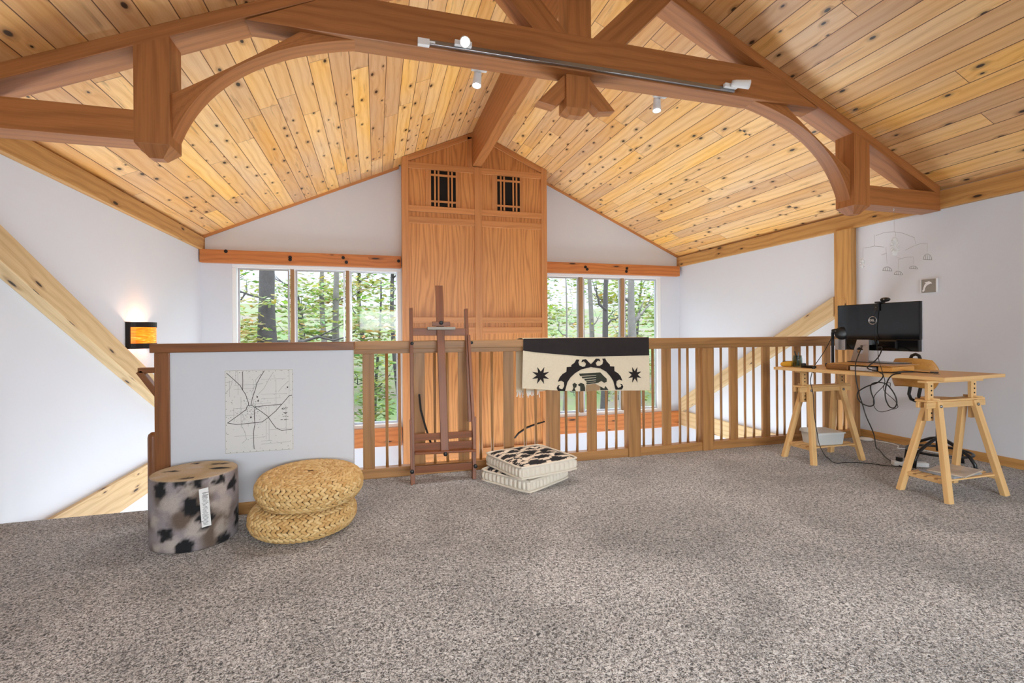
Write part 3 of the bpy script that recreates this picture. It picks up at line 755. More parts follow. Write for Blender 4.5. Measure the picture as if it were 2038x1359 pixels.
# ------------------------------------------------------------------ braided seagrass poufs
def pouf(name, label, loc, rot, seed):
    root = thing(name, label, 'pouf', loc, 'braided poufs stacked by the half wall'); root.rotation_euler = rot
    rr = random.Random(seed)
    ctrl = [(.13, .010), (.215, .010), (.258, .026), (.279, .056), (.284, .086), (.277, .118), (.252, .144), (.20, .157), (.13, .160), (.06, .159), (.004, .158)]
    def cr(t):
        t *= len(ctrl) - 1; i = min(int(t), len(ctrl) - 2); f = t - i
        p0, p1, p2, p3 = [V3((*ctrl[max(0, min(len(ctrl) - 1, i + k))], 0)) for k in (-1, 0, 1, 2)]
        return .5 * ((2 * p1) + (p2 - p0) * f + (2 * p0 - 5 * p1 + 4 * p2 - p3) * f * f + (3 * p1 - p0 - 3 * p2 + p3) * f ** 3)
    fine = [cr(i / 400) for i in range(401)]; acc = [0]
    for a, b in zip(fine, fine[1:]): acc.append(acc[-1] + (b - a).length)
    m = MB(); m.lathe([(0, .012)] + [(max(0, q[0] - .006), q[1] + (.004 if i < 2 else -.004 if i > 6 else 0)) for i, q in enumerate(ctrl[:-1])] + [(0, .153)], (0, 0, 0), 48)
    core = m.build('gap_shade_core', 'gap_shade', root); core.matrix_parent_inverse = Matrix.Identity(4)
    m = MB(); bm = m.bm; lay = bm.loops.layers.float_color.new('Col')
    A, B, C_ = V3(lin(212, 174, 114)[:3]), V3(lin(226, 194, 138)[:3]), V3(lin(196, 152, 92)[:3])
    NU, NV = 7, 5
    step = .0180; nh = int(acc[-1] / step); idx = 0
    for h in range(nh):
        s = (h + .5) * step
        while idx < 398 and acc[idx + 1] < s: idx += 1
        p = fine[idx]; tg = (fine[idx + 1] - fine[max(0, idx - 1)]).normalized(); nr = V3((tg.y, -tg.x, 0))
        cnt = max(5, round(2 * PI * p.x / .0300)); sgn = 1 if h % 2 else -1
        L, W_, T = .0210, .0094, .0085
        for k in range(cnt):
            th = 2 * PI * (k + .5 * ((h // 2) % 2) + rr.uniform(-.06, .06)) / cnt
            er = V3((math.cos(th), math.sin(th), 0)); et = V3((-math.sin(th), math.cos(th), 0))
            n3 = er * nr.x + V3((0, 0, nr.y)); t3 = er * tg.x + V3((0, 0, tg.y))
            an = math.radians(33 + rr.uniform(-5, 5)) * sgn
            a = et * math.cos(an) + t3 * math.sin(an); b = t3 * math.cos(an) - et * math.sin(an)
            c = er * p.x + V3((0, 0, p.y)) + n3 * .0005
            f = rr.uniform(-1, 1); col = A.lerp(B, f) if f > 0 else A.lerp(C_, -f)
            w = W_ * rr.uniform(.9, 1.12); rows = []
            for i in range(NU + 1):
                x = -1 + 2 * i / NU; e = math.sqrt(max(0, 1 - abs(x) ** 2.4))
                if i in (0, NU): rows.append([bm.verts.new(c + a * (x * L) - n3 * .002)]); continue
                rows.append([bm.verts.new(c + a * (x * L) + b * (math.cos(q * PI / (NV - 1)) * w * e) + n3 * (math.sin(q * PI / (NV - 1)) * T * e * (1.0 + .25 * x) - .002)) for q in range(NV)])
            for r0, r1 in zip(rows, rows[1:]):
                for q in range(NV - 1):
                    v = [r0[min(q, len(r0) - 1)], r0[min(q + 1, len(r0) - 1)], r1[min(q + 1, len(r1) - 1)], r1[min(q, len(r1) - 1)]]
                    v = [z for i, z in enumerate(v) if z not in v[:i]]
                    fc = bm.faces.new(v); fc.smooth = True
                    for l in fc.loops: l[lay] = (*col, 1)
    br = m.build('braided_weave', 'seagrass', root); br.matrix_parent_inverse = Matrix.Identity(4)
    return root
M['gap_shade'] = plain('painted_gap_shade', (96, 66, 36), .9, var=.2)  # dark brown core colour stands in for shade between the stitches
pouf('seagrass_pouf', 'braided seagrass pouf on the carpet, the lower of the stacked pair', (-.405, 2.975, -.006), (0, 0, 0), 1)
pouf('seagrass_pouf', 'braided seagrass pouf lying on top of the other, upper of the pair', (-.368, 2.965, .162), (math.radians(1.5), math.radians(-2.0), 1.1), 2)

# ------------------------------------------------------------------ cushions
def cushion(name, label, c, rot, sz, th, z0, seed):
    root = thing(name, label, 'cushion', (c[0], c[1], z0), 'black and cream floor cushions')
    root.rotation_euler = (0, 0, math.radians(rot))
    N = 72; m = MB(); bm = m.bm; g = {}
    hs = sz / 2
    for face in (0, 1):
        for i in range(N + 1):
            for j in range(N + 1):
                u, v = i / N * 2 - 1, j / N * 2 - 1
                e = (1 - abs(u) ** 6) * (1 - abs(v) ** 6)
                tuft = 0
                for a in (-.5, 0, .5):
                    for b_ in (-.5, 0, .5): tuft += math.exp(-((u - a) ** 2 + (v - b_) ** 2) / .012)
                z = th + .028 * e - .019 * tuft + NZ.noise(V3((u * 2, v * 2, seed))) * .005 if face else .004
                k = 1 - .012 * (abs(u) ** 8 + abs(v) ** 8)
                rnd = 1 - .05 * (abs(u * v)) ** 6
                g[face, i, j] = bm.verts.new((u * hs * rnd, v * hs * rnd, z))
    lay = bm.loops.layers.float_color.new('Col')
    def col(p):
        x, y = p.x / hs, p.y / hs
        # rows of stepped lozenges with feathered ikat edges
        r = math.floor((y + 1) * 3.2); fx = (x * 1.35 + (r % 2) * .5 + NZ.noise(V3((x * 3, y * 3, seed + 4))) * .12) % 1 - .5; fy = ((y + 1) * 3.2) % 1 - .5
        st = round(fy * 9) / 9
        d = abs(fx) * 1.15 + abs(st) * .95 + NZ.noise(V3((x * 14, y * 30, seed))) * .10 + .26 * ((y * 15) % 1) - .13
        blk = d < .57
        if NZ.noise(V3((x * 2.2, y * 2.2, seed + 9))) > .38: blk = not blk and d > .3
        return (*lin(*((30, 30, 36) if blk else (230, 214, 196)))[:3], 1)
    for face in (0, 1):
        for i in range(N):
            for j in range(N):
                q = [g[face, i, j], g[face, i + 1, j], g[face, i + 1, j + 1], g[face, i, j + 1]]
                f = bm.faces.new(q if face else q[::-1]); f.smooth = True
                for l in f.loops: l[lay] = col(l.vert.co) if face else (.75, .68, .58, 1)
    top = m.build('printed_cover', 'ikat', root); top.matrix_parent_inverse = Matrix.Identity(4)
    # side walls with vertical tufting and two rolled edges
    m = MB(); bm = m.bm; per = []
    NP = 36
    def pt(s):
        s = s % 4; k = int(s); f = (s - k) * 2 - 1
        return [(f, -1), (1, f), (-f, 1), (-1, -f)][k]
    M_ = NP * 4 * 3
    rows = 8; rg_ = []
    for r in range(rows + 1):
        vs = []
        for k in range(M_):
            x, y = pt(k / M_ * 4); t = r / rows
            puff = .012 * math.sin(PI * t) ** .6 * (.1 + .9 * abs(math.sin(PI * k / M_ * NP * 1.3333)))
            if r in (0, rows): puff = .010
            if r in (1, rows - 1): puff = -.002
            L = hs * (1 - .05 * abs(x * y) ** 6) + puff
            vs.append(bm.verts.new((x * L, y * L, t * (th + .004) + .002)))
        rg_.append(vs)
    for a, b in zip(rg_, rg_[1:]):
        for k in range(M_):
            f = bm.faces.new((a[k], a[(k + 1) % M_], b[(k + 1) % M_], b[k])); f.smooth = True
    sd = m.build('quilted_side', 'cotton', root); sd.matrix_parent_inverse = Matrix.Identity(4)
    for ro in (.006, th + .004):
        m = MB(); m.tube([((pt(k / 80 * 4)[0]) * (hs + .004) * (1 - .05 * abs(pt(k / 80 * 4)[0] * pt(k / 80 * 4)[1]) ** 6), (pt(k / 80 * 4)[1]) * (hs + .004) * (1 - .05 * abs(pt(k / 80 * 4)[0] * pt(k / 80 * 4)[1]) ** 6), ro + .002) for k in range(81)], .0075, 8, cap=False)
        w = m.build('rolled_edge', 'cotton', root); w.matrix_parent_inverse = Matrix.Identity(4)
    return root
cushion('floor_cushion', 'black and cream patterned cushion on the carpet, lower one beside the easel', (1.075, 3.45), 33, .47, .075, 0, 1)
cushion('floor_cushion', 'black and cream tufted cushion lying askew on top of its twin', (1.112, 3.425), 16, .50, .078, .098, 5)

# ------------------------------------------------------------------ easel
ez = thing('artist_easel', 'dark wooden studio easel leaning against the railing', 'easel', (.48, 3.6, 0))
ey = lambda z: 3.565 + .143 * z
def eb(name, p0, p1, w, h, mat='easel', off=0.0, par=ez, side=(1, 0, 0), bev=.003):
    return P(name, mat, par, lambda m: m.bar((p0[0], ey(p0[1]) + off, p0[1]), (p1[0], ey(p1[1]) + off, p1[1]), w, h, side=side, bev=bev))
eb('mast', (.489, .225), (.477, 1.478), .058, .022, off=-.006)
eb('side_rail', (.255, .0), (.260, 1.30), .026, .046, off=.02)
eb('side_rail', (.692, .42), (.690, 1.297), .026, .046, off=.02)
eb('leg', (.243, .0), (.243, .465), .014, .05, off=.0)
eb('leg', (.706, .0), (.722, .46), .028, .05, off=.006); eb('leg', (.716, .22), (.700, 1.09), .022, .04, off=-.004)
eb('cross_bar', (.268, 1.118), (.700, 1.114), .02, .058, off=.012, side=(0, 1, 0))
eb('cross_bar', (.268, .33), (.716, .33), .018, .05, off=.012, side=(0, 1, 0)); eb('cross_bar', (.268, .262), (.716, .255), .018, .055, off=.008, side=(0, 1, 0))
eb('cross_bar', (.268, .10), (.705, .096), .018, .052, off=.010, side=(0, 1, 0))
eb('canvas_ledge', (.268, .226), (.716, .216), .06, .016, off=-.02, side=(0, 1, 0))
cl = eb('top_clamp', (.378, 1.143), (.590, 1.142), .055, .02, mat='clampgrey', off=-.03, side=(0, 1, 0)); cl['label'] = 'pale grey clamp'
eb('clamp_block', (.415, 1.178), (.553, 1.176), .03, .036, off=-.022, side=(0, 1, 0))
kb = lambda x, z, dy, r: P('knob', 'black', ez, lambda m: m.lathe([(0, 0), (r, .002), (r, .016), (r * .6, .02), (0, .02)], (x, ey(z) + dy, z), 14, axis=(0, -1, 0)))
kb(.483, 1.186, -.036, .016); kb(.487, .212, -.05, .015); kb(.262, 1.03, 0.0, .013); kb(.72, 1.03, 0.0, .013); kb(.245, .10, -.025, .015); kb(.715, .10, -.02, .015)
P('support_strut', 'bolt', ez, lambda m: m.tube([(.315, 3.72, .64), (.325, 3.712, .52), (.35, 3.69, .42), (.375, 3.655, .33), (.40, 3.63, .25)], .008, 8))

# ------------------------------------------------------------------ blanket over the rail
bk = thing('woven_blanket', 'black and cream tribal patterned blanket draped over the railing', 'blanket', (1.74, 3.82, 1.055))
BX0, BX1 = 1.160, 2.322
def bz_bottom(f): return .650 + (.588 - .650) * f - .018 * math.sin(PI * f) * (1 if f < .5 else .6)
def bfront(f, h):   # f 0..1 across, h 0..1 from top edge to bottom
    zt = 1.052; z = zt + (bz_bottom(f) - zt) * h
    y = 3.746 - .012 * h + .006 * math.sin(f * 9 + 1) * h + .012 * h * (math.sin(f * 3.0))
    x = BX0 + (BX1 - BX0) * f - .015 * h * (1 - f) * 1.0
    return V3((x, y, z))
def sheet(m):
    N, K = 48, 20
    rows = []
    # back drop, over the cap, front
    for k in range(K + 1):
        t = k / K; rows.append([m.bm.verts.new((BX0 + (BX1 - BX0) * i / N - .02, 3.898 + .006 * math.sin(i * .4), .60 + (1.05 - .60) * t)) for i in range(N + 1)])
    for dy, dz in ((3.885, 1.057), (3.85, 1.060), (3.79, 1.060), (3.76, 1.057)):
        rows.append([m.bm.verts.new((BX0 + (BX1 - BX0) * i / N, dy, dz)) for i in range(N + 1)])
    for k in range(0, K + 1): rows.append([m.bm.verts.new(bfront(i / N, k / K)) for i in range(N + 1)])
    fs = []
    for r, (a, b) in enumerate(zip(rows, rows[1:])):
        for i in range(N):
            f = m.bm.faces.new((a[i], a[i + 1], b[i + 1], b[i])); f.smooth = True
            c = f.calc_center_median()
            hh = 0
            f.material_index = 0
            fs.append(f)
    bmesh.ops.recalc_face_normals(m.bm, faces=fs)
P('cloth', 'cream', bk, sheet)
def sag(f): return (1.0476 - (.955 - .062 * min(1, f * 2) ** .8)) / (1.052 - bz_bottom(f))
def patch(m, fhs, mi=0, lift=.0025):
    q = [bfront(f, h) + V3((0, -lift, 0)) for f, h in fhs]; m.poly(q, mi)
def band(m):
    N = 48
    for i in range(N):
        a, b = i / N, (i + 1) / N
        for k in range(6): patch(m, [(a, -.012 + (sag(a) + .012) * k / 6), (b, -.012 + (sag(b) + .012) * k / 6), (b, -.012 + (sag(b) + .012) * (k + 1) / 6), (a, -.012 + (sag(a) + .012) * (k + 1) / 6)])
    bmesh.ops.remove_doubles(m.bm, verts=m.bm.verts[:], dist=1e-5)
P('dark_border', 'woolband', bk, band)
# pattern pixels measured on the hanging face: x 150..1845, y from the cloth top 110 to the bottom edge
def bp(x, y):
    f = (x - 150) / (1845 - 150)
    ybot = 742 + (800 - 742) * min(1, f * 1.6)
    return (f, max(0, (y - 100) / (ybot - 100)))
def tri_patch(m, pts, mi=0, lift=.003):
    # concave outlines: triangulate in the measured plane
    from mathutils.geometry import tessellate_polygon
    vs = [V3((x, y, 0)) for x, y in pts]
    for t in tessellate_polygon([vs]):
        q = [bfront(*bp(*pts[i])) + V3((0, -lift, 0)) for i in t]; 
        n = (q[1] - q[0]).cross(q[2] - q[0])
        if n.y > 0: q = q[::-1]
        m.poly(q, mi)
for cx, cy, sx, sy in ((378, 572, 118, 120), (1638, 590, 100, 115)):
    def star(m):
        pts = []
        for k in range(16):
            a = PI / 8 + k * PI / 8 + PI / 8 * .0; r = 1.0 if k % 2 == 0 else .42
            a0 = k * PI / 8 + PI / 8
            pts.append((cx + sx * r * math.cos(a0), cy + sy * r * math.sin(a0)))
        tri_patch(m, pts)
    P('star_motif', 'wool', bk, star)
def arch(m):
    L = [(690, 775), (720, 660), (760, 600), (820, 545), (900, 500), (1030, 478), (1032, 440), (1000, 410), (965, 368), (915, 372), (900, 408), (935, 395), (965, 425), (950, 462), (915, 465), (875, 445), (862, 405), (878, 372), (835, 368), (812, 410), (770, 440), (768, 462), (708, 465), (705, 525), (655, 555), (620, 595), (595, 655), (640, 640), (675, 660), (680, 710), (655, 750), (620, 740), (608, 715), (632, 695), (600, 700), (582, 735), (600, 772)]
    tri_patch(m, L)
    tri_patch(m, [(2062 - x, y + (12 if x < 800 else 0)) for x, y in L])
P('crested_arch', 'wool', bk, arch)
def fig(m):
    for x0, x1, y0, y1 in ((872, 1160, 553, 585), (905, 1110, 592, 615), (940, 1105, 622, 645), (965, 1105, 652, 672), (965, 1110, 676, 694)): tri_patch(m, [(x0, y0), (x1, y0), (x1, y1), (x0 + 12, y1)])
    tri_patch(m, [(1105, 553), (1165, 556), (1205, 600), (1250, 640), (1250, 680), (1215, 694), (1175, 668), (1130, 690), (1100, 694)])
    tri_patch(m, [(785, 690), (812, 668), (845, 690), (835, 730), (815, 735), (830, 778), (775, 778), (800, 735)])
    tri_patch(m, [(860, 690), (900, 672), (940, 690), (955, 740), (955, 782), (890, 782), (888, 720), (862, 705)])
    tri_patch(m, [(1160, 738), (1215, 770), (1232, 735), (1275, 790), (1160, 790)])
P('stepped_figure', 'woolgreen', bk, fig)
P('tan_figure', 'wooltan', bk, lambda m: tri_patch(m, [(968, 700), (1090, 698), (1160, 740), (1150, 790), (965, 788)]))
def fringe(m):
    rr = random.Random(4)
    for i in range(26):
        x = BX0 - .01 + i * .0076; z0 = .602
        m.tube([(x, 3.893, z0 + .01), (x + rr.uniform(-.006, .006), 3.89, z0 - .02), (x + rr.uniform(-.012, .012), 3.888, z0 - rr.uniform(.03, .055))], [.0042, .0042, .002], 5)
P('fringe', 'fringe', bk, fringe)

# ------------------------------------------------------------------ trestles and desk top
def trestle(cx, cy, label):
    t = thing('trestle', label, 'trestle', (cx, cy, 0), 'trestles under the desk top')
    ztop = .765
    for sx in (-1, 1):
        for sy in (-1, 1):
            f = V3((cx + sx * .262, cy + sy * .148, -.003)); h = V3((cx + sx * .172, cy + sy * .030, .625))
            lg = P('leg', 'birch', t, lambda m: m.bar(f, h, .030, .047, side=(0, 1, 0), bev=.003))
            if sy < 0: P('bolt', 'steel', lg, lambda m: m.lathe([(0, 0), (.011, 0), (.011, .005), (.006, .009), (0, .009)], (cx + sx * .176, cy - .050, .598), 12, axis=(0, -1, 0)))
        # slotted post with peg holes
        px = cx + sx * .205
        ps = P('height_post', 'birch', t, lambda m: m.box(px - .026, px + .026, cy - .011, cy + .011, .498, ztop - .014, bev=.003))
        def holes(m):
            for k in range(8):
                z = .52 + k * .03
                if .58 < z < .645: continue
                m.lathe([(0, 0), (.0058, 0), (.0058, .002), (0, .002)], (px + .004, cy - .011, z), 10, axis=(0, -1, 0))
        P('peg_holes', 'darkvoid', ps, holes)
        P('peg', 'birch', t, lambda m: m.tube([(px, cy - .06, .645), (px, cy + .05, .645)], .007, 8))
    for sy in (-1, 1): P('beam', 'birch', t, lambda m: m.box(cx - .278, cx + .278, cy + sy * .025 - .010, cy + sy * .025 + .010, .585, .624, bev=.003))
    P('beam_cap', 'birch', t, lambda m: m.box(cx - .265, cx + .285, cy - .028, cy + .05, .6245, .637, bev=.002))
    P('top_bar', 'birch', t, lambda m: m.box(cx - .27, cx + .27, cy - .028, cy + .028, ztop - .014, ztop - .0005, bev=.002))
    def fy(z): return .148 - .118 * z / .628
    z = .125
    for sx in (-1, 1): P('shelf_rail', 'birch', t, lambda m: m.box(cx + sx * .232 - .012, cx + sx * .232 + .012, cy - fy(z) + .006, cy + fy(z) - .006, z - .02, z, a=(0, 1, 0), bev=.002))
    for k in range(4):
        y = cy - .096 + k * .064
        P('shelf_slat', 'birch', t, lambda m: m.box(cx - .252, cx + .252, y - .019, y + .019, z + .0005, z + .011, bev=.002))
    return t
trestle(3.752, 2.312, 'pale birch trestle holding a magazine, at the near end of the desk')
trestle(3.712, 3.252, 'pale birch trestle holding a plastic box, at the railing end of the desk')
DT = .790
TC = [V3((3.36, 3.42, 0)), V3((3.572, 2.235, 0)), V3((4.275, 2.30, 0)), V3((4.06, 3.50, 0))]
m = MB(); m.prism([V3((p.x, p.y, DT - .024)) for p in TC], (0, 0, .024), a=(.18, -1, 0), bev=.002)
ws = tag(m.build('work_surface', 'birch'), 'birch desk top slab resting on two trestles', 'desk top', kind='thing')
c = onz(1864, 744.5, DT); m = MB(); m.lathe([(0, .0012), (.016, .0012), (.018, 0), (0, 0)], c, 16); m.build('grommet', 'bolt', ws)
# grommet hole on top is a dark dot in the photo
DX = (TC[1] - TC[0]).normalized(); DY = V3((-DX.y, DX.x, 0)) * 1
def dk(s, w, z=0.0):  # s along the desk from the railing end, w in from the long edge facing the room
    p = TC[0] + DX * s + DY * w; return V3((p.x, p.y, DT + z))

# monitor
mo = thing('computer_monitor', 'large black monitor seen from behind on a silver stand', 'monitor', (3.90, 2.94, .845))
a0, a1 = V3((3.915, 3.258, 0)), V3((3.945, 2.612, 0))
md = (a1 - a0).normalized(); mn = V3((md.y, -md.x, 0)); mn = mn if mn.x < 0 else -mn
def mq(s, d, z): p = a0 + md * s + mn * d; return V3((p.x, p.y, z))
ML = (a1 - a0).length
def slab(m, s0, s1, d0, d1, z0, z1, bev=0.0, mi=0):
    m.hexa([mq(s0, d0, z0), mq(s1, d0, z0), mq(s1, d1, z0), mq(s0, d1, z0), mq(s0, d0, z1), mq(s1, d0, z1), mq(s1, d1, z1), mq(s0, d1, z1)][::1], md, mi, bev)
P('rear_shell', 'gloss', mo, lambda m: slab(m, .006, ML, .0, .03, 1.03, 1.323, .006))
P('screen_bezel', 'silver', mo, lambda m: slab(m, 0, ML - .006, -.018, .0, .94, 1.323, .003))
P('lower_shell', 'gloss', mo, lambda m: slab(m, .09, ML - .004, .0, .040, .94, 1.031, .005))
P('corner_plate', 'silver', mo, lambda m: slab(m, -.014, .078, .02, .036, .937, 1.031, .002))
P('swell', 'gloss', mo, lambda m: slab(m, .36, .50, .03, .055, .95, 1.028, .012))
rc = mq(.305, .031, 1.185)
def ringm(m):
    pts = [rc + md * (.031 * math.cos(k * PI / 16)) + V3((0, 0, .031 * math.sin(k * PI / 16))) for k in range(33)]; m.tube(pts, .0028, 6, cap=False)
lg = P('logo_ring', 'alu', mo, ringm)
cu = bpy.data.curves.new('logo_text', 'FONT'); cu.body = 'DELL'; cu.size = .024; cu.align_x = 'CENTER'; cu.align_y = 'CENTER'; cu.extrude = .0008; cu.offset = .0006
lt = bpy.data.objects.new('logo_text', cu); COL.objects.link(lt); cu.materials.append(M['alu'])
mx = Matrix.Identity(4); ex, ey_, ez_ = md, V3((0, 0, 1)), mn
for i in range(3): mx[i][0] = ex[i]; mx[i][1] = ey_[i]; mx[i][2] = ez_[i]; mx[i][3] = (rc + mn * .001)[i]
me = bpy.data.meshes.new_from_object(lt.evaluated_get(bpy.context.evaluated_depsgraph_get())); bpy.data.objects.remove(lt)
lo_ = bpy.data.objects.new('logo_text', me); COL.objects.link(lo_); me.transform(mx); lo_.parent = mo; lo_.matrix_parent_inverse = Matrix.Translation(-mo.location)
# foot with the round cable hole
def foot(m):
    q = lambda s, z, d: mq(s, d, z)
    TLs, TRs, BLs, BRs = .222, .318, .150, .296
    n = 24; cs, cz, cr_ = .236, .938, .0275
    def edge(t):
        # outline point at angle t from the hole centre
        poly = [(TLs, 1.028), (TRs, 1.028), (BRs, .846), (BLs, .846)]
        dx, dz = math.cos(t), math.sin(t); best = None
        for (x0, z0), (x1, z1) in zip(poly, poly[1:] + poly[:1]):
            den = dx * (z1 - z0) - dz * (x1 - x0)
            if abs(den) < 1e-9: continue
            k = ((x0 - cs) * (z1 - z0) - (z0 - cz) * (x1 - x0)) / den; w = ((x0 - cs) * dz - (z0 - cz) * dx) / den
            if k > 0 and -1e-6 <= w <= 1 + 1e-6: best = k if best is None else min(best, k)
        return cs + dx * best, cz + dz * best
    angs = sorted([2 * PI * k / n for k in range(n)] + [math.atan2(z - cz, s - cs) % (2 * PI) for s, z in ((TLs, 1.028), (TRs, 1.028), (BRs, .846), (BLs, .846))])
    A = []; 
    for t in angs:
        e = edge(t); i = (cs + cr_ * math.cos(t), cz + cr_ * math.sin(t))
        dd = lambda z: .075 - (1.03 - z) * .12 + .02
        A.append([m.bm.verts.new(q(e[0], e[1], dd(e[1]))), m.bm.verts.new(q(i[0], i[1], dd(i[1]))), m.bm.verts.new(q(i[0], i[1], dd(i[1]) - .008)), m.bm.verts.new(q(e[0], e[1], dd(e[1]) - .008))])
    fs = []
    for a, b in zip(A, A[1:] + A[:1]):
        for k in range(4): fs.append(m.bm.faces.new((a[k], b[k], b[(k + 1) % 4], a[(k + 1) % 4])))
    bmesh.ops.recalc_face_normals(m.bm, faces=fs)
P('stand_foot', 'alu', mo, foot)
P('stand_neck', 'alu', mo, lambda m: slab(m, .235, .305, .03, .09, .985, 1.025, .004))
P('stand_base', 'blackmetal', mo, lambda m: slab(m, .13, .50, -.12, .085, .8405, .846, .002))
# webcam on the monitor
wc = thing('webcam', 'small black webcam clipped on top of the monitor', 'webcam', mq(.37, 0, 1.325))
P('camera_body', 'black', wc, lambda m: m.tube([mq(.355 + .07 * i / 8 * 1.0, .012, 1.349) for i in range(9)], [.008, .0145, .017, .018, .018, .018, .017, .0145, .008], 14))
P('lens', 'steel', wc, lambda m: m.lathe([(0, 0), (.006, 0), (.006, .004), (0, .004)], mq(.392, .028, 1.352), 12, axis=mn))
P('clip', 'black', wc, lambda m: (slab(m, .325, .362, .031, .046, 1.262, 1.322, .003), slab(m, .330, .372, -.02, .046, 1.3235, 1.336, .003)))
P('clip_screw', 'steel', wc, lambda m: m.lathe([(0, 0), (.004, 0), (.004, .003), (0, .003)], mq(.343, .046, 1.29), 10, axis=mn))
# riser under the monitor
P2 = lambda s, w, z: dk(s, w, z)
rs_ = thing('monitor_riser', 'brown wooden box riser under the monitor stand', 'riser', dk(.52, .30))
def rbox(m, s0, s1, w0, w1, z0, z1, bev=.004):
    m.hexa([dk(s0, w0, z0), dk(s0, w1, z0), dk(s1, w1, z0), dk(s1, w0, z0), dk(s0, w0, z1), dk(s0, w1, z1), dk(s1, w1, z1), dk(s1, w0, z1)], DX, 0, bev)
P('box', 'walnut', rs_, lambda m: rbox(m, .385, .56, .10, .52, .0005, .044, .012))
P('lid', 'ply', rs_, lambda m: rbox(m, .385, .84, .12, .52, .0443, .050, .002))
m = MB(); rbox(m, .575, .73, .09, .36, .003, .036, .006); tag(m.build('silver_notebook_case', 'silver'), 'slim silver case lying on the desk beside the brown riser', 'case')
m = MB(); rbox(m, .745, .84, .14, .45, .0005, .042, .008); tag(m.build('wooden_organizer', 'ply'), 'honey coloured wooden desk organiser under the right side of the monitor', 'organiser')

# other things on the desk
pc = thing('pencil_pouch', 'mustard yellow pencil pouch at the railing end of the desk', 'pouch', dk(.02, .12))
def pch(m):
    n = 14; ringp = []
    c0, c1 = dk(.035, .05, .022), dk(.06, .24, .026)
    for i in range(n + 1):
        t = i / n; p = c0.lerp(c1, t); r = .026 * (math.sin(PI * min(1, .12 + t * .8)) ** .6) if i else .006
        ringp.append((p, r))
    m.tube([p for p, r in ringp], [r for p, r in ringp], 12)
P('body', 'yellow', pc, pch)
P('zip', 'bolt', pc, lambda m: m.tube([dk(.035 + .025 * t / 6, .07 + .15 * t / 6, .048) for t in range(7)], .002, 6))
jc = dk(.115, .155)
jr = thing('glass_jar', 'clear glass jar of pens on the desk', 'jar', jc)
P('glass', 'jar', jr, lambda m: m.lathe([(0, .001), (.034, .001), (.037, .006), (.037, .078), (.033, .090), (.035, .096), (.035, .100), (.031, .100), (.030, .09), (.034, .078), (.034, .008), (0, .006)], jc, 28))
rr = random.Random(8)
for i, (mat, lb) in enumerate((('pen1', 'black pen leaning furthest out of the glass jar'), ('pen2', 'dark green pen standing in the glass jar'), ('pen3', 'grey marker standing in the glass jar'), ('pen1', 'short black marker upright in the middle of the glass jar'))):
    a = (2.6, .3, 4.4, 1.2)[i]; L = (.135, .125, .118, .10)[i]
    b = jc + V3((-.016 * math.cos(a), -.016 * math.sin(a), .008)); tp = jc + V3((.022 * math.cos(a), .022 * math.sin(a), .008 + L * .96))
    m = MB(); m.tube([b, b.lerp(tp, .1), b.lerp(tp, .72), b.lerp(tp, .73), tp], [.001, .004, .0042, .0052, .0048], 10); tag(m.build('pen', mat), lb, 'pen', 'pens in the jar')
m = MB(); c = dk(.19, .12); m.lathe([(0, .0005), (.018, .0005), (.020, .004), (.020, .034), (.016, .038), (0, .038)], c, 20); tag(m.build('ink_pot', 'black'), 'little black pot beside the glass jar', 'pot')
m = MB(); c = dk(.255, .10); m.tube([c + V3((-.012, .045, .012)), c + V3((0, .0, .012)), c + V3((.01, -.05, .012))], [.011, .012, .010], 12); tag(m.build('tape_roll', 'bolt'), 'small dark cylinder lying between the pot and the lamp', 'cylinder')
dl = thing('desk_lamp', 'small black desk lamp with tilted round head', 'lamp', dk(.34, .28))
b0 = V3((3.775, 3.29, DT)); b1 = V3((3.885, 3.185, DT))
P('base', 'black', dl, lambda m: m.hexa([b0 + V3((-.02, -.03, .0005)), b1 + V3((-.02, -.03, .0005)), b1 + V3((.05, .03, .0005)), b0 + V3((.05, .03, .0005)), b0 + V3((-.02, -.03, .032)), b1 + V3((-.02, -.03, .030)), b1 + V3((.05, .03, .030)), b0 + V3((.05, .03, .032))], (1, 0, 0), 0, .006))
st = V3((3.835, 3.255, DT + .03)); 
P('stem', 'black', dl, lambda m: m.bar(st, st + V3((0, 0, .27)), .024, .012, side=(1, 0, 0), bev=.002))
hd = st + V3((.012, -.012, .28))
P('head', 'black', dl, lambda m: m.lathe([(0, -.024), (.036, -.022), (.053, -.008), (.056, .004), (.05, .018), (.02, .024), (0, .024)], hd + V3((.035, -.035, -.02)), 24, axis=(-.65, -.75, .12)))
P('pivot', 'black', dl, lambda m: m.lathe([(0, -.02), (.018, -.018), (.02, 0), (.018, .018), (0, .02)], hd + V3((-.004, .0, .0)), 16, axis=(.3, -1, .1)))
c = dk(.93, .26); m = MB(); pts = [c + V3((.055 * math.cos(k * PI / 12), .085 * math.sin(k * PI / 12), .004 + .016 * abs(math.sin(k * PI / 24)))) for k in range(25)]; m.tube(pts, .0028, 6, cap=False)
tag(m.build('orange_cable_loop', 'ply'), 'small coiled tan cable lying near the middle of the desk', 'cable')
m = MB(); m.tube([dk(.86, .10, .006), dk(.90, .14, .012), dk(.95, .22, .014), dk(1.0, .30, .008), dk(1.02, .36, .005)], [.005, .006, .006, .006, .005], 8); tag(m.build('folded_black_glasses', 'black'), 'thin black folded spectacles on the bare end of the desk', 'spectacles')

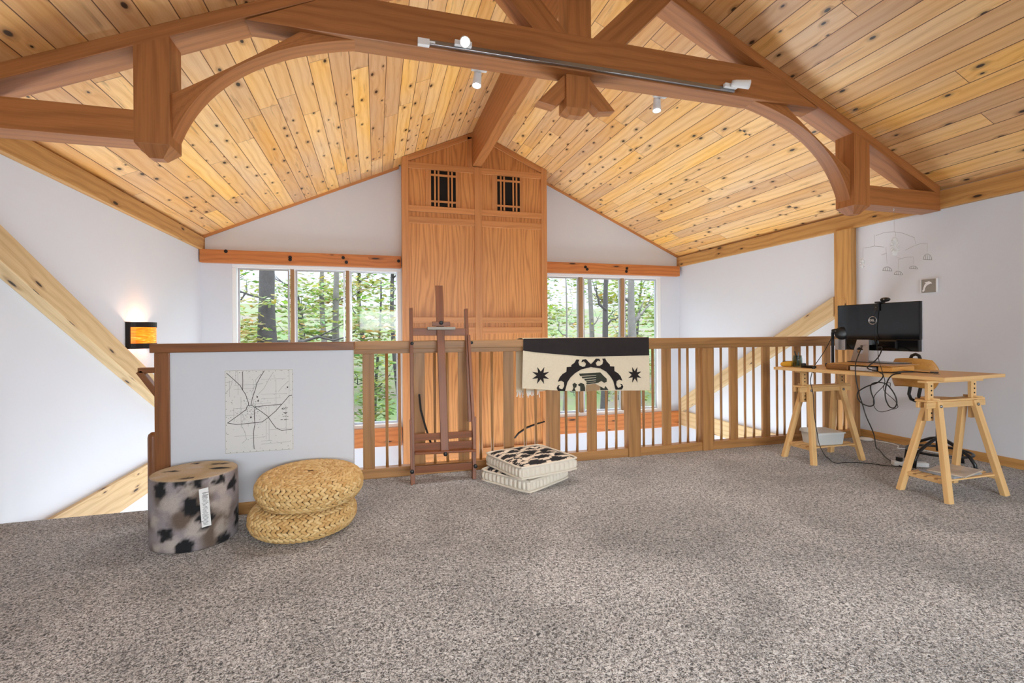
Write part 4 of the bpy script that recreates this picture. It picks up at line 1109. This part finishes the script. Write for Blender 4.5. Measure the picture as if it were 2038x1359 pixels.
# draughtsman chair behind the desk
cc = V3((4.40, 2.80, 0))
dc = thing('desk_chair', 'plywood swivel chair with black tube frame behind the desk', 'chair', cc)
P('column', 'blackmetal', dc, lambda m: m.tube([cc + V3((0, 0, .12)), cc + V3((0, 0, .30)), cc + V3((0, 0, .302)), cc + V3((0, 0, .53))], [.019, .019, .012, .012], 12))
for k in range(4):
    a = math.radians(200 + 90 * k - 22); dr = V3((math.cos(a), math.sin(a), 0))
    P('base_leg', 'blackmetal', dc, lambda m: m.tube([cc + V3((0, 0, .225)), cc + dr * .06 + V3((0, 0, .21)), cc + dr * .15 + V3((0, 0, .165)), cc + dr * .215 + V3((0, 0, .125)), cc + dr * .25 + V3((0, 0, .07)), cc + dr * .26 + V3((0, 0, .0))], .0125, 10))
P('foot_ring', 'blackmetal', dc, lambda m: m.tube([cc + V3((.205 * math.cos(k * PI / 20), .205 * math.sin(k * PI / 20), .118)) for k in range(41)], .010, 8, cap=False))
P('seat', 'ply', dc, lambda m: m.lathe([(0, .522), (.12, .522), (.185, .526), (.197, .535), (.197, .545), (.185, .548), (.12, .542), (0, .540)], cc + V3((.0, -.06, 0)), 36))
P('seat_mount', 'blackmetal', dc, lambda m: m.box(cc.x - .05, cc.x + .05, cc.y - .09, cc.y + .05, .492, .522, bev=.004))
bc = V3((4.20, 2.885, 0))
def backrest(m):
    n, k = 24, 14; fr = []; bkv = []
    for j in range(k + 1):
        z = .64 + (.875 - .64) * j / k; ra = []; rb = []
        wmax = .185 * math.sin(PI * (.22 + .58 * j / k)) ** .55
        for i in range(n + 1):
            t = i / n * 2 - 1; y = t * wmax; x = .055 * (t * wmax / .185) ** 2 + .02 * abs(j / k - .5)
            ra.append(m.bm.verts.new(bc + V3((x, y, z - .012 * t * t)))); rb.append(m.bm.verts.new(bc + V3((x + .012, y, z - .012 * t * t))))
        fr.append(ra); bkv.append(rb)
    fs = []
    for A, B in zip(fr, fr[1:]):
        for i in range(n): fs.append(m.bm.faces.new((A[i], A[i + 1], B[i + 1], B[i])))
    for A, B in zip(bkv, bkv[1:]):
        for i in range(n): fs.append(m.bm.faces.new((A[i], A[i + 1], B[i + 1], B[i])))
    for i in range(n): fs.append(m.bm.faces.new((fr[0][i], fr[0][i + 1], bkv[0][i + 1], bkv[0][i]))); fs.append(m.bm.faces.new((fr[-1][i], fr[-1][i + 1], bkv[-1][i + 1], bkv[-1][i])))
    for j in range(k): fs.append(m.bm.faces.new((fr[j][0], fr[j + 1][0], bkv[j + 1][0], bkv[j][0]))); fs.append(m.bm.faces.new((fr[j][n], fr[j + 1][n], bkv[j + 1][n], bkv[j][n])))
    bmesh.ops.recalc_face_normals(m.bm, faces=fs); m._uv(fs, (0, 1, 0), (3, 3))
    for f in fs: f.smooth = True
P('backrest', 'ply', dc, backrest)
for sy in (0,):
    def loop(m):
        y0, y1 = 2.925, 2.855; X = 4.285
        m.tube([(X + .13, y0 - .03, .505), (X + .05, y0 - .015, .505), (X - .005, y0, .53), (X - .012, y0 + .012, .57), (X - .008, y0 + .004, .63), (X - .006, y0 - .002, .70), (X - .006, y0, .80), (X - .006, y0 + .003, .865), (X - .004, y0 - .008, .893), (X, (y0 + y1) / 2, .905), (X - .004, y1 + .008, .893), (X - .006, y1 - .003, .865), (X - .006, y1, .80), (X - .006, y1, .70), (X - .008, y1 - .004, .63), (X - .012, y1 + .006, .57), (X + .0, y1 + .01, .52), (X + .13, y1 - .02, .505)], .0125, 10)
    P('back_tube', 'blackmetal', dc, loop)

# cables
def cable(name, label, pts, r=.0035, mat='cord', n=4):
    pts = [V3(p) for p in pts]; out = []
    for i in range(len(pts) - 1):
        p0, p1, p2, p3 = pts[max(0, i - 1)], pts[i], pts[i + 1], pts[min(len(pts) - 1, i + 2)]
        for k in range(n):
            t = k / n; out.append(.5 * ((2 * p1) + (p2 - p0) * t + (2 * p0 - 5 * p1 + 4 * p2 - p3) * t * t + (3 * p1 - p0 - 3 * p2 + p3) * t ** 3))
    out.append(pts[-1]); out = [V3((q.x, q.y, max(q.z, r + .0015))) for q in out]; m = MB(); m.tube(out, r, 7); return tag(m.build(name, mat), label, 'cable')
CX = 3.47
z4 = lambda x, y, X=CX: onx(1700 + x * 320 / 1977, 700 + y * 320 / 1977, X)
m3 = lambda x, y, X=CX: onx(1660 + x * 240 / 1631, 580 + y * 240 / 1631, X)
fz = lambda px, py: onz(px, py, .006)
cable('webcam_cable', 'thin grey cable running from the webcam down the back of the monitor', [mq(.343, .049, 1.27), mq(.335, .05, 1.2), mq(.338, .05, 1.05), m3(590, 760, 3.80), m3(600, 900, 3.72), m3(625, 1000, 3.58), m3(660, 1110), z4(372, 400), z4(250, 540), z4(245, 670), z4(320, 738), z4(450, 712), z4(525, 690), z4(535, 660), z4(500, 600), z4(420, 530), z4(365, 470), z4(375, 400), z4(440, 380), z4(440, 430)], .0022, 'cord')
cable('power_cable', 'black power cable hanging from the monitor to the carpet', [mq(.20, .05, .96), m3(380, 735, 3.79), m3(330, 860, 3.66), m3(295, 960, 3.5), m3(290, 1060), m3(300, 1200), m3(330, 1340), z4(60, 520), z4(100, 640), z4(150, 800), z4(240, 1010, 3.6), fz(1745, 893), fz(1765, 912), fz(1795, 929)], .0038)
cable('video_cable', 'thick black cable looping under the desk edge', [mq(.36, .05, .97), m3(650, 760, 3.78), m3(610, 870, 3.68), m3(540, 950, 3.56), m3(450, 1035, 3.5), m3(600, 1085), m3(665, 1140), m3(590, 1230), m3(450, 1280), m3(350, 1335), z4(45, 500), z4(40, 560), z4(90, 630), z4(180, 668), z4(240, 650), z4(240, 580), z4(210, 500), z4(205, 410), z4(280, 375), z4(390, 395), z4(470, 480), z4(515, 570), z4(522, 640), z4(490, 690), z4(430, 670), z4(385, 570), z4(385, 450), z4(420, 340), z4(480, 280), z4(570, 262), dk(.80, .06, .006)], .0042)
cable('lamp_cable', 'thin black lamp cable running down past the railing trestle along the carpet', [st + V3((-.01, -.01, .24)), onx(1640, 700, 3.70), onx(1621, 728, 3.50), onx(1616, 742, 3.42), onx(1613, 760, 3.42), onx(1618, 782, 3.42), onx(1620, 820, 3.40), onx(1626, 860, 3.38), onx(1632, 888, 3.36), fz(1645, 910), fz(1661, 921), fz(1690, 920), fz(1730, 922), fz(1760, 926), fz(1796, 929)], .003)
m = MB(); p = onx(1619, 735, 3.47); m.tube([p + V3((0, 0, .03)), p + V3((0, 0, .02)), p, p - V3((0, 0, .02)), p - V3((0, 0, .03))], [.004, .010, .012, .010, .004], 10); tag(m.build('cable_switch', 'black'), 'black inline switch on the lamp cable at the desk edge', 'switch')

# under the desk
bx = thing('storage_box', 'translucent white plastic box with loose lid on the railing trestle shelf', 'box', (3.70, 3.235, .137))
P('tub', 'clearbox', bx, lambda m: m.hexa([(3.565, 3.165, .1365), (3.815, 3.150, .1365), (3.815, 3.315, .1365), (3.575, 3.325, .1365), (3.555, 3.155, .232), (3.825, 3.14, .232), (3.825, 3.325, .232), (3.565, 3.335, .232)], (1, 0, 0), 0, .006))
P('lid', 'clearbox', bx, lambda m: m.hexa([(3.545, 3.145, .2325), (3.833, 3.130, .2325), (3.833, 3.333, .2325), (3.553, 3.343, .2325), (3.55, 3.150, .245), (3.828, 3.135, .241), (3.828, 3.328, .25), (3.56, 3.338, .262)], (1, 0, 0), 0, .003))
for i, (mat, lb) in enumerate((('mag2', 'blue-grey magazine, the lower one on the near trestle shelf'), ('mag1', 'beige patterned magazine, the upper one on the near trestle shelf'))):
    z = .1367 + .010 * i; c = V3((3.735 + .03 * i, 2.31 - .008 * i, z)); a = math.radians((4, 14)[i]); ux = V3((math.cos(a), math.sin(a), 0)); uy = V3((-ux.y, ux.x, 0))
    m = MB(); q = [c + ux * (s * .15) + uy * (t * .10) for s, t in ((-1, -1), (1, -1), (1, 1), (-1, 1))]
    m.hexa([*q, *[v + V3((0, 0, .0095)) for v in q]], ux, 0, .0015); tag(m.build('magazine', mat), lb, 'magazine', 'magazines on the trestle shelf')
ps = thing('power_strip', 'white power strip with plugs on the carpet behind the near trestle', 'power strip', (4.15, 2.88, 0))
P('body', 'white', ps, lambda m: m.bar((4.06, 2.92, .018), (4.27, 2.80, .018), .055, .034, bev=.005))
P('plug', 'black', ps, lambda m: m.bar((4.10, 2.895, .036), (4.10, 2.895, .068), .03, .036, bev=.004)); P('plug', 'black', ps, lambda m: m.bar((4.18, 2.85, .036), (4.18, 2.85, .062), .028, .036, bev=.004))
c = onz(1732, 873, 0); m = MB(); m.lathe([(0, .001), (.055, .001), (.062, .010), (.055, .022), (.02, .028), (0, .028)], (4.74, 3.66, 0), 24); tag(m.build('white_router', 'white'), 'round white plastic device on the carpet in the corner by the railing', 'device')
cable('white_cable', 'white cable lying along the baseboard behind the desk', [(4.74, 3.60, .012), (4.80, 3.48, .006), (4.77, 3.38, .006), (4.70, 3.33, .008), (4.66, 3.30, .008), (4.70, 3.27, .008), (4.78, 3.22, .006), (4.83, 3.05, .006)], .005, 'white')

# wall tile with a leaping dolphin
tl = thing('dolphin_tile', 'small grey wall tile with a white leaping dolphin above the monitor', 'tile', (XR, 3.17, 1.51))
P('tile', 'grey_tile', tl, lambda m: m.box(XR - .016, XR - .001, 3.113, 3.235, 1.448, 1.57, bev=.003))
for q in (3.235, 3.107): P('edge_strip', 'white', tl, lambda m: m.box(XR - .020, XR - .001, q, q + .006, 1.446, 1.572))
def dolph(m):
    pts = [(.05, .06), (.10, .12), (.06, .20), (.12, .24), (.14, .38), (.22, .60), (.32, .72), (.22, .80), (.38, .80), (.52, .84), (.68, .76), (.74, .62), (.66, .66), (.56, .62), (.44, .58), (.34, .48), (.26, .34), (.24, .18), (.18, .10)]
    q = [V3((XR - .0175, 3.235 - x * .122, 1.448 + y * .122)) for x, y in pts]
    from mathutils.geometry import tessellate_polygon
    for t in tessellate_polygon([[V3((x, y, 0)) for x, y in pts]]):
        w = [q[i] for i in t]
        if (w[1] - w[0]).cross(w[2] - w[0]).x > 0: w = w[::-1]
        m.poly(w)
P('dolphin', 'white', tl, dolph)

# mobile hanging from the hammer beam
MY = TY + .05
mb = thing('hanging_mobile', 'wire mobile with a white daisy and little grey ornaments hanging from the truss', 'mobile', (4.28, MY, 2.165))
W = lambda px, py: ony(px, py, MY)
P('string', 'thread', mb, lambda m: m.tube([(4.345, MY, 2.165), W(1780, 462)], .0007, 5))
P('hook', 'white', mb, lambda m: m.tube([(4.345, MY, 2.17), (4.35, MY, 2.155), (4.342, MY, 2.145)], .003, 6))
def wires(m):
    q = lambda x, y: W(1660 + x * 378 / 1976, 360 + y * 378 / 1976)
    for L in ([(435, 568), (520, 538), (620, 528), (720, 545), (835, 590)], [(325, 698), (420, 678), (520, 688)], [(740, 722), (820, 680), (900, 652), (970, 648)], [(490, 770), (545, 752)], [(668, 818), (740, 795), (825, 792)]):
        m.tube([q(*p) for p in L], .0012, 5)
    for a, b in (((640, 530), (640, 575)), ((420, 560), (420, 678)), ((835, 590), (850, 660)), ((300, 698), (300, 800)), ((330, 697), (300, 697)), ((970, 648), (970, 735)), ((545, 752), (550, 860)), ((668, 818), (668, 920)), ((825, 792), (830, 868)), ((640, 790), (700, 808)), ((540, 690), (545, 752))): m.tube([q(*a), q(*b)], .0006, 4)
P('wire_arms', 'thread', mb, wires)
def flower(c, n, r0, r1, mat, name, sq=.62):
    def fn(m):
        for k in range(n):
            a = 2 * PI * k / n; d = V3((math.cos(a) * sq, 0, math.sin(a)))
            m.tube([c + d * r0, c + d * (r0 * .6 + r1 * .4), c + d * (r0 * .2 + r1 * .8), c + d * r1], [.003, .007, .008, .003], 6)
        m.tube([c + V3((r0 * .7 * math.cos(k * PI / 8) * sq, 0, r0 * .7 * math.sin(k * PI / 8))) for k in range(17)], .002, 5, cap=False)
    return P(name, mat, mb, fn)
flower(W(1781, 491), 18, .030, .085, 'white', 'daisy'); flower(W(1716, 524), 8, .006, .042, 'white', 'snowflake')
for (px, py, w, h) in ((1766, 535, .052, .034), (1788, 543, .048, .032), (1818, 532, .048, .024), (1846, 511, .052, .05)):
    c = W(px, py)
    def orn(m):
        pts = [c + V3((w * math.cos(PI * k / 12), 0, -h * .5 + h * math.sin(PI * k / 12))) for k in range(13)]
        m.tube(pts, .0022, 6); m.tube([pts[0], pts[-1]], .002, 6)
        for k in (-.5, 0, .5): m.tube([c + V3((w * k, 0, -h * .5)), c + V3((w * k * .8, 0, h * .25))], .0018, 5)
    P('ornament', 'ornament', mb, orn)

# ------------------------------------------------------------------ track lights
tk = thing('light_track', 'dark track rail along the face of the collar beam', 'light track', (1.45, TY - .02, 2.93))
P('rail', 'steel', tk, lambda m: (m.box(.30, 2.63, TY - .028, TY - .003, 2.918, 2.945, bev=.002),))
P('end_feed', 'white', tk, lambda m: (m.box(.262, .335, TY - .034, TY - .003, 2.906, 2.946, bev=.002), m.box(.335, .37, TY - .03, TY - .006, 2.924, 2.936)))
tk2 = thing('light_track', 'dark track rail on the far face of the collar beam', 'light track', (1.4, TY + .18, 2.93))
P('rail', 'steel', tk2, lambda m: m.box(.55, 2.3, TY + .1645, TY + .188, 2.93, 2.955, bev=.002))
def head(label, base, aim, lit, ystem):
    h = thing('spotlight', label, 'spotlight', base)
    base = V3(base); aim = V3(aim).normalized()
    s = -1 if ystem < 0 else 1
    P('adapter', 'white', h, lambda m: m.box(base.x - .055, base.x + .055, base.y + min(0, s * .03), base.y + max(0, s * .03), base.z - .014, base.z + .016, bev=.004))
    c = base + V3((0, s * .055, 0)) + aim * .02
    P('arm', 'white', h, lambda m: m.tube([base + V3((0, s * .025, 0)), c], .008, 8))
    P('barrel', 'white', h, lambda m: m.lathe([(0, -.05), (.022, -.048), (.027, -.02), (.031, .06), (.033, .078), (.028, .078), (.026, .06), (.0, .05)], c + aim * .01, 24, axis=aim))
    P('lamp_face', 'bulb' if lit else 'alu', h, lambda m: m.lathe([(0, .070), (.026, .066), (.0265, .060)], c + aim * .01, 20, axis=aim))
    if lit:
        l = bpy.data.lights.new('spot', 'SPOT'); l.energy = lit; l.spot_size = math.radians(100); l.spot_blend = .6; l.shadow_soft_size = .04; l.color = (1, .97, .93)
        o = bpy.data.objects.new('spot', l); COL.objects.link(o); o.location = c + aim * .12; o.rotation_euler = aim.to_track_quat('-Z', 'Y').to_euler()
    return h
LT = dict(a=40, b=40, c=40)
head('lit white spotlight on the front of the collar beam', (.545, TY - .028, 2.94), (-.10, -.85, -.62), LT['a'], -1)
head('unlit white spotlight at the right end of the front track', (2.575, TY - .028, 2.945), (.9, -.35, -.12), 0, -1)
head('lit white spotlight hanging behind the collar beam near the ridge beam', (.70, TY + .188, 2.935), (-.12, -.15, -1), LT['b'], 1)
head('lit white spotlight hanging behind the collar beam on the desk side', (2.13, TY + .188, 2.935), (-.1, -.12, -1), LT['c'], 1)

# ------------------------------------------------------------------ outside: wooded slope
def hill():
    m = MB(); N = 60; g = []
    for i in range(N + 1):
        row = []
        for j in range(N + 1):
            x = -30 + 70 * i / N; y = YG + .6 + 55 * (j / N) ** 1.3
            z = -3.3 + max(0, (y - 11)) * .155 + .35 * NZ.noise(V3((x * .15, y * .15, 0))) + .1 * NZ.noise(V3((x * .7, y * .7, 3)))
            row.append(m.bm.verts.new((x, y, z)))
        g.append(row)
    for i in range(N):
        for j in range(N):
            f = m.bm.faces.new((g[i][j], g[i + 1][j], g[i + 1][j + 1], g[i][j + 1])); f.smooth = True
    return m
M['hill'] = None
t = NT('leaf_litter'); tc = t.n('TexCoord')
a = t.n('TexNoise', Vector=tc.outputs['Object'], Scale=.5, Detail=5.0); b_ = t.n('TexNoise', Vector=tc.outputs['Object'], Scale=7.0, Detail=4.0)
c = t.ramp(a.outputs[0], [(.38, lin(82, 74, 66)), (.5, lin(74, 80, 48)), (.62, lin(62, 82, 38))])
g = t.math('MULTIPLY_ADD', b_.outputs[0], 1.0, .5); c = t.mix(1.0, c, t.n('CombineXYZ', X=g, Y=g, Z=g).outputs[0], 'MULTIPLY'); t.pbsdf(Base_Color=c, Roughness=.95)
M['hill'] = t.m
struct(hill().build('ground', 'hill'))
zg = lambda x, y: -3.3 + max(0, (y - 11)) * .155 + .35 * NZ.noise(V3((x * .15, y * .15, 0))) + .1 * NZ.noise(V3((x * .7, y * .7, 3)))
PAL = [(102, 116, 44), (122, 130, 60), (78, 98, 42), (138, 134, 80), (110, 122, 70), (138, 116, 58), (148, 150, 122)]
def tree(label, base, top, r, lean, branches, clusters, leaf=.09, nleaf=70, seed=0, mat='bark', name='tree'):
    rr = random.Random(seed); base = V3((base[0], base[1], zg(base[0], base[1]) - .1)); top = V3(top)
    t = thing(name, label, 'tree', base, 'trees outside the gable windows')
    def trunk(m):
        pts = []; rad = []
        for i in range(15):
            f = i / 14; p = base.lerp(top, f); w = r * .5 * (1 - f)
            pts.append(p + V3((lean * math.sin(f * 5 + seed) + rr.uniform(-w, w) * .25, rr.uniform(-w, w) * .25, 0))); rad.append(r * (1.15 - .75 * f) * rr.uniform(.92, 1.08))
        m.tube(pts, rad, 12)
        for (f, dx, dy, dz, br) in branches:
            i = min(13, int(f * 14)); s = pts[i]; L = V3((dx, dy, dz)); q = [s]; rd = [br]
            for k in range(1, 7):
                q.append(s + L * (k / 6) + V3((rr.uniform(-.08, .08), rr.uniform(-.08, .08), rr.uniform(-.07, .07)))); rd.append(br * (1 - k / 7.5))
            m.tube(q, rd, 7)
            for k in (3, 5):
                e = q[k] + V3((dx * .3 + rr.uniform(-.2, .2), dy * .2, .25 + rr.uniform(0, .3))); m.tube([q[k], q[k].lerp(e, .5) + V3((0, 0, rr.uniform(-.05, .05))), e], [rd[k] * .6, rd[k] * .45, .006], 5)
    P('trunk', mat, t, trunk)
    if clusters:
        def fol(m):
            lay = m.bm.loops.layers.float_color.new('Col')
            for (c, s, n, pal) in clusters:
                c = V3(c)
                for _ in range(n):
                    while True:
                        d = V3((rr.uniform(-1, 1), rr.uniform(-1, 1), rr.uniform(-1, 1)))
                        if d.length < 1: break
                    # leaves sit in flat sprays
                    d.z = round(d.z * 3) / 3 + rr.uniform(-.08, .08)
                    p = c + V3((d.x * s[0], d.y * s[1], d.z * s[2])); a = rr.uniform(0, 2 * PI); L = leaf * rr.uniform(.6, 1.4)
                    u = V3((math.cos(a), math.sin(a), rr.uniform(-.5, .3))) * L; w = V3((-math.sin(a), math.cos(a), rr.uniform(-.7, .7))) * L * .42
                    col = lin(*[max(0, min(255, k + rr.uniform(-14, 14))) for k in PAL[rr.choice(pal)]])
                    f = m.bm.faces.new([m.bm.verts.new(v) for v in (p - u, p + w, p + u, p - w)])
                    for l in f.loops: l[lay] = col
        P('foliage', 'leaf', t, fol)
    return t
LB = (0, 1, 2, 4); YL = (1, 3, 5, 0); PALE = (6, 4, 1)
def C(px, py, Y): return ony(px, py, Y)
def cl_(px, py, Y, w, h, n, pal): 
    c = C(px, py, Y); k = Y / F
    return (c, (w * k, .9, h * k), n, pal)
b = C(535, 900, 11.5)
tree('thick dark forked tree trunk right outside the window behind the half wall', (C(540, 660, 11.5).x, 11.5), C(534, 470, 11.5), .30, .05,
     [(.70, 2.0, .3, .15, .05), (.60, -1.0, .2, -.3, .06), (.80, -1.0, .4, .25, .03), (.97, .6, .2, .9, .18), (.97, -.5, .2, .8, .17)],
     [cl_(535, 600, 11.0, 34, 14, 60, PALE), cl_(490, 625, 11.2, 30, 36, 110, YL), cl_(500, 665, 11.0, 36, 26, 130, YL), cl_(495, 560, 12, 30, 24, 50, LB), cl_(570, 640, 12, 26, 30, 70, LB), cl_(540, 760, 11.2, 80, 60, 200, YL)], .085, seed=1)
tree('slim grey trunk behind leafy sprays in the middle pane behind the half wall', (C(672, 660, 14).x, 14), C(669, 460, 14), .135, .04,
     [(.62, -1.6, .1, .2, .04), (.75, .8, .2, .4, .03)], [cl_(620, 590, 13.5, 44, 26, 170, LB), cl_(635, 640, 13.2, 50, 30, 230, LB), cl_(610, 665, 13, 40, 18, 120, YL), cl_(690, 600, 14.5, 30, 40, 120, LB)], .09, seed=2, mat='barkpale')
tree('young leafy tree filling the window pane beside the oak cabinet', (C(750, 700, 12.5).x, 12.5), C(752, 560, 12.5), .05, .08,
     [(.55, .45, 0, .5, .022), (.5, -.7, 0, .5, .022), (.8, .4, 0, .5, .014), (.75, -.5, 0, .55, .014)],
     [cl_(740, 625, 12.3, 52, 40, 330, LB), cl_(745, 660, 12.0, 50, 24, 220, YL), cl_(760, 580, 13, 34, 24, 90, LB), cl_(742, 740, 12, 46, 46, 330, LB), cl_(745, 810, 11.6, 46, 40, 300, (0, 2))], .085, seed=3)
tree('slender bare sapling by the cabinet edge of the window behind the blanket', (C(1121, 690, 12).x, 12), C(1124, 540, 12), .035, .06,
     [(.72, -.45, 0, .55, .018), (.60, .5, 0, .45, .018), (.55, .4, .1, -.35, .03), (.8, .35, 0, .5, .01)], [cl_(1112, 640, 13, 30, 50, 60, LB), cl_(1120, 668, 12.5, 34, 12, 60, PALE), cl_(1125, 590, 14, 24, 20, 30, PALE)], .07, seed=4, mat='barkpale')
tree('straight pale trunk on the cabinet side of the centre pane behind the blanket', (C(1178, 690, 13).x, 13), C(1172, 500, 13), .115, .05, [(.7, .35, 0, .5, .03)], [cl_(1165, 650, 13.5, 24, 22, 60, YL), cl_(1180, 740, 13, 30, 60, 150, LB)], .08, seed=5, mat='barkpale')
tree('leaning forked trunk rising through the centre pane behind the blanket', (C(1186, 700, 12).x, 12), C(1212, 520, 12), .12, .07, [(.62, .9, 0, .8, .07), (.75, .75, 0, .55, .03), (.8, -.35, 0, .6, .05)], [cl_(1222, 650, 13, 22, 28, 90, YL), cl_(1215, 750, 12.6, 26, 50, 170, LB)], .08, seed=6)
tree('gnarled grey trunk in the corner-side pane behind the blanket', (C(1264, 690, 11).x, 11), C(1262, 500, 11), .17, .10, [(.72, .5, 0, .55, .07), (.62, .5, .2, .15, .04), (.82, -.3, 0, .5, .05), (.66, -.4, 0, .3, .05)], [cl_(1290, 600, 12, 20, 20, 60, LB), cl_(1285, 650, 11.6, 22, 30, 140, LB), cl_(1240, 665, 11.8, 24, 14, 50, YL), cl_(1285, 570, 12, 20, 14, 40, (2, 0)), cl_(1275, 760, 11.4, 40, 50, 260, LB)], .075, seed=7, mat='barkpale')
# farther woodland, each tree its own
far = [(-9.5, 20), (-6.8, 24), (-5.2, 19), (-3.6, 26), (-2.2, 21), (-.6, 27), (1.0, 22), (2.6, 28), (7.2, 22), (9.3, 27), (10.8, 20), (12.6, 25), (14.5, 21), (16.6, 28), (5.2, 29), (19, 24)]
fl_ = ['far woodland tree with pale spring leaves on the slope outside']
for i, (x, y) in enumerate(far):
    rr = random.Random(40 + i); z0 = zg(x, y); H = rr.uniform(6.5, 9.5); dense = x < 4
    cls = []
    for k in range(7):
        cls.append((V3((x + rr.uniform(-1.6, 1.6), y + rr.uniform(-1, 1), z0 + rr.uniform(.8, H * .8))), (rr.uniform(.8, 1.5), 1.0, rr.uniform(.35, .8)), 120 if dense else 110, rr.choice((LB, LB, YL, PALE))))
    tree(fl_[0], (x, y), (x + rr.uniform(-.5, .5), y, z0 + H), rr.uniform(.08, .16), .15, [(rr.uniform(.4, .8), rr.uniform(-1.5, 1.5), rr.uniform(-.5, .5), rr.uniform(.5, 1.2), .04) for _ in range(5)], cls, .15, seed=60 + i, mat=rr.choice(('bark', 'barkpale')), name='woodland_tree')
    bpy.data.objects[-1] if False else None

# ------------------------------------------------------------------ light
w = bpy.data.worlds.new('sky'); S.world = w; w.use_nodes = True
nt = w.node_tree; nt.nodes.clear()
o = nt.nodes.new('ShaderNodeOutputWorld'); bg = nt.nodes.new('ShaderNodeBackground')
tcw = nt.nodes.new('ShaderNodeTexCoord'); sw = nt.nodes.new('ShaderNodeSeparateXYZ'); rw = nt.nodes.new('ShaderNodeValToRGB')
nt.links.new(tcw.outputs['Generated'], sw.inputs[0]); nt.links.new(sw.outputs[2], rw.inputs[0])
el = rw.color_ramp.elements       # overcast sky: pale haze at the horizon, brighter towards the zenith
el[0].position = .11; el[0].color = (.125, .133, .15, 1); el[1].position = .62; el[1].color = (.88, .95, 1, 1)
e = el.new(.24); e.color = (.34, .38, .44, 1)
bg.inputs[1].default_value = 6.0
nt.links.new(rw.outputs[0], bg.inputs[0]); nt.links.new(bg.outputs[0], o.inputs[0])
def area(name, loc, rot, sx, sy, e, col=(1, 1, 1), portal=False):
    l = bpy.data.lights.new(name, 'AREA'); l.shape = 'RECTANGLE'; l.size = sx; l.size_y = sy; l.energy = e; l.color = col
    if portal: l.cycles.is_portal = True
    o = bpy.data.objects.new(name, l); COL.objects.link(o); o.location = loc; o.rotation_euler = rot; return o
for a, b in (WL, WR): area('daylight_portal', ((a + b) / 2, YG + .2, (WZ0 + WZ1) / 2), (PI / 2, 0, PI), b - a, WZ1 - WZ0, 1, portal=True)
area('back_fill', ((bw[0] + bw[1]) / 2, YB - 1.3, 2.0), (PI / 2 - .30, 0, 0), 4.6, 1.5, 440, (.90, .95, 1))  # added fill light outside the back window opening
area('lower_fill', (1.4, 5.4, -2.35), (PI + .5, 0, 0), 6.6, 2.1, 235, (.82, .92, 1))  # added fill light shining up from the void, no window behind it
area('side_fill', (XL - 1.2, -1.7, 2.0), (0, -PI / 2 + .35, 0), 1.5, 2.6, 190, (.90, .95, 1))  # added fill light outside the side opening, brightens the desk wall
l = bpy.data.lights.new('sconce_light', 'POINT'); l.energy = 4; l.color = (1, .86, .66); l.shadow_soft_size = .02
o = bpy.data.objects.new('sconce_light', l); COL.objects.link(o); o.location = (XL + .07, 5.22, 1.14)

S.view_settings.view_transform = 'Standard'; S.view_settings.look = 'None'; S.view_settings.gamma = 1; S.view_settings.use_curve_mapping = False
S.view_settings.exposure = 0.66
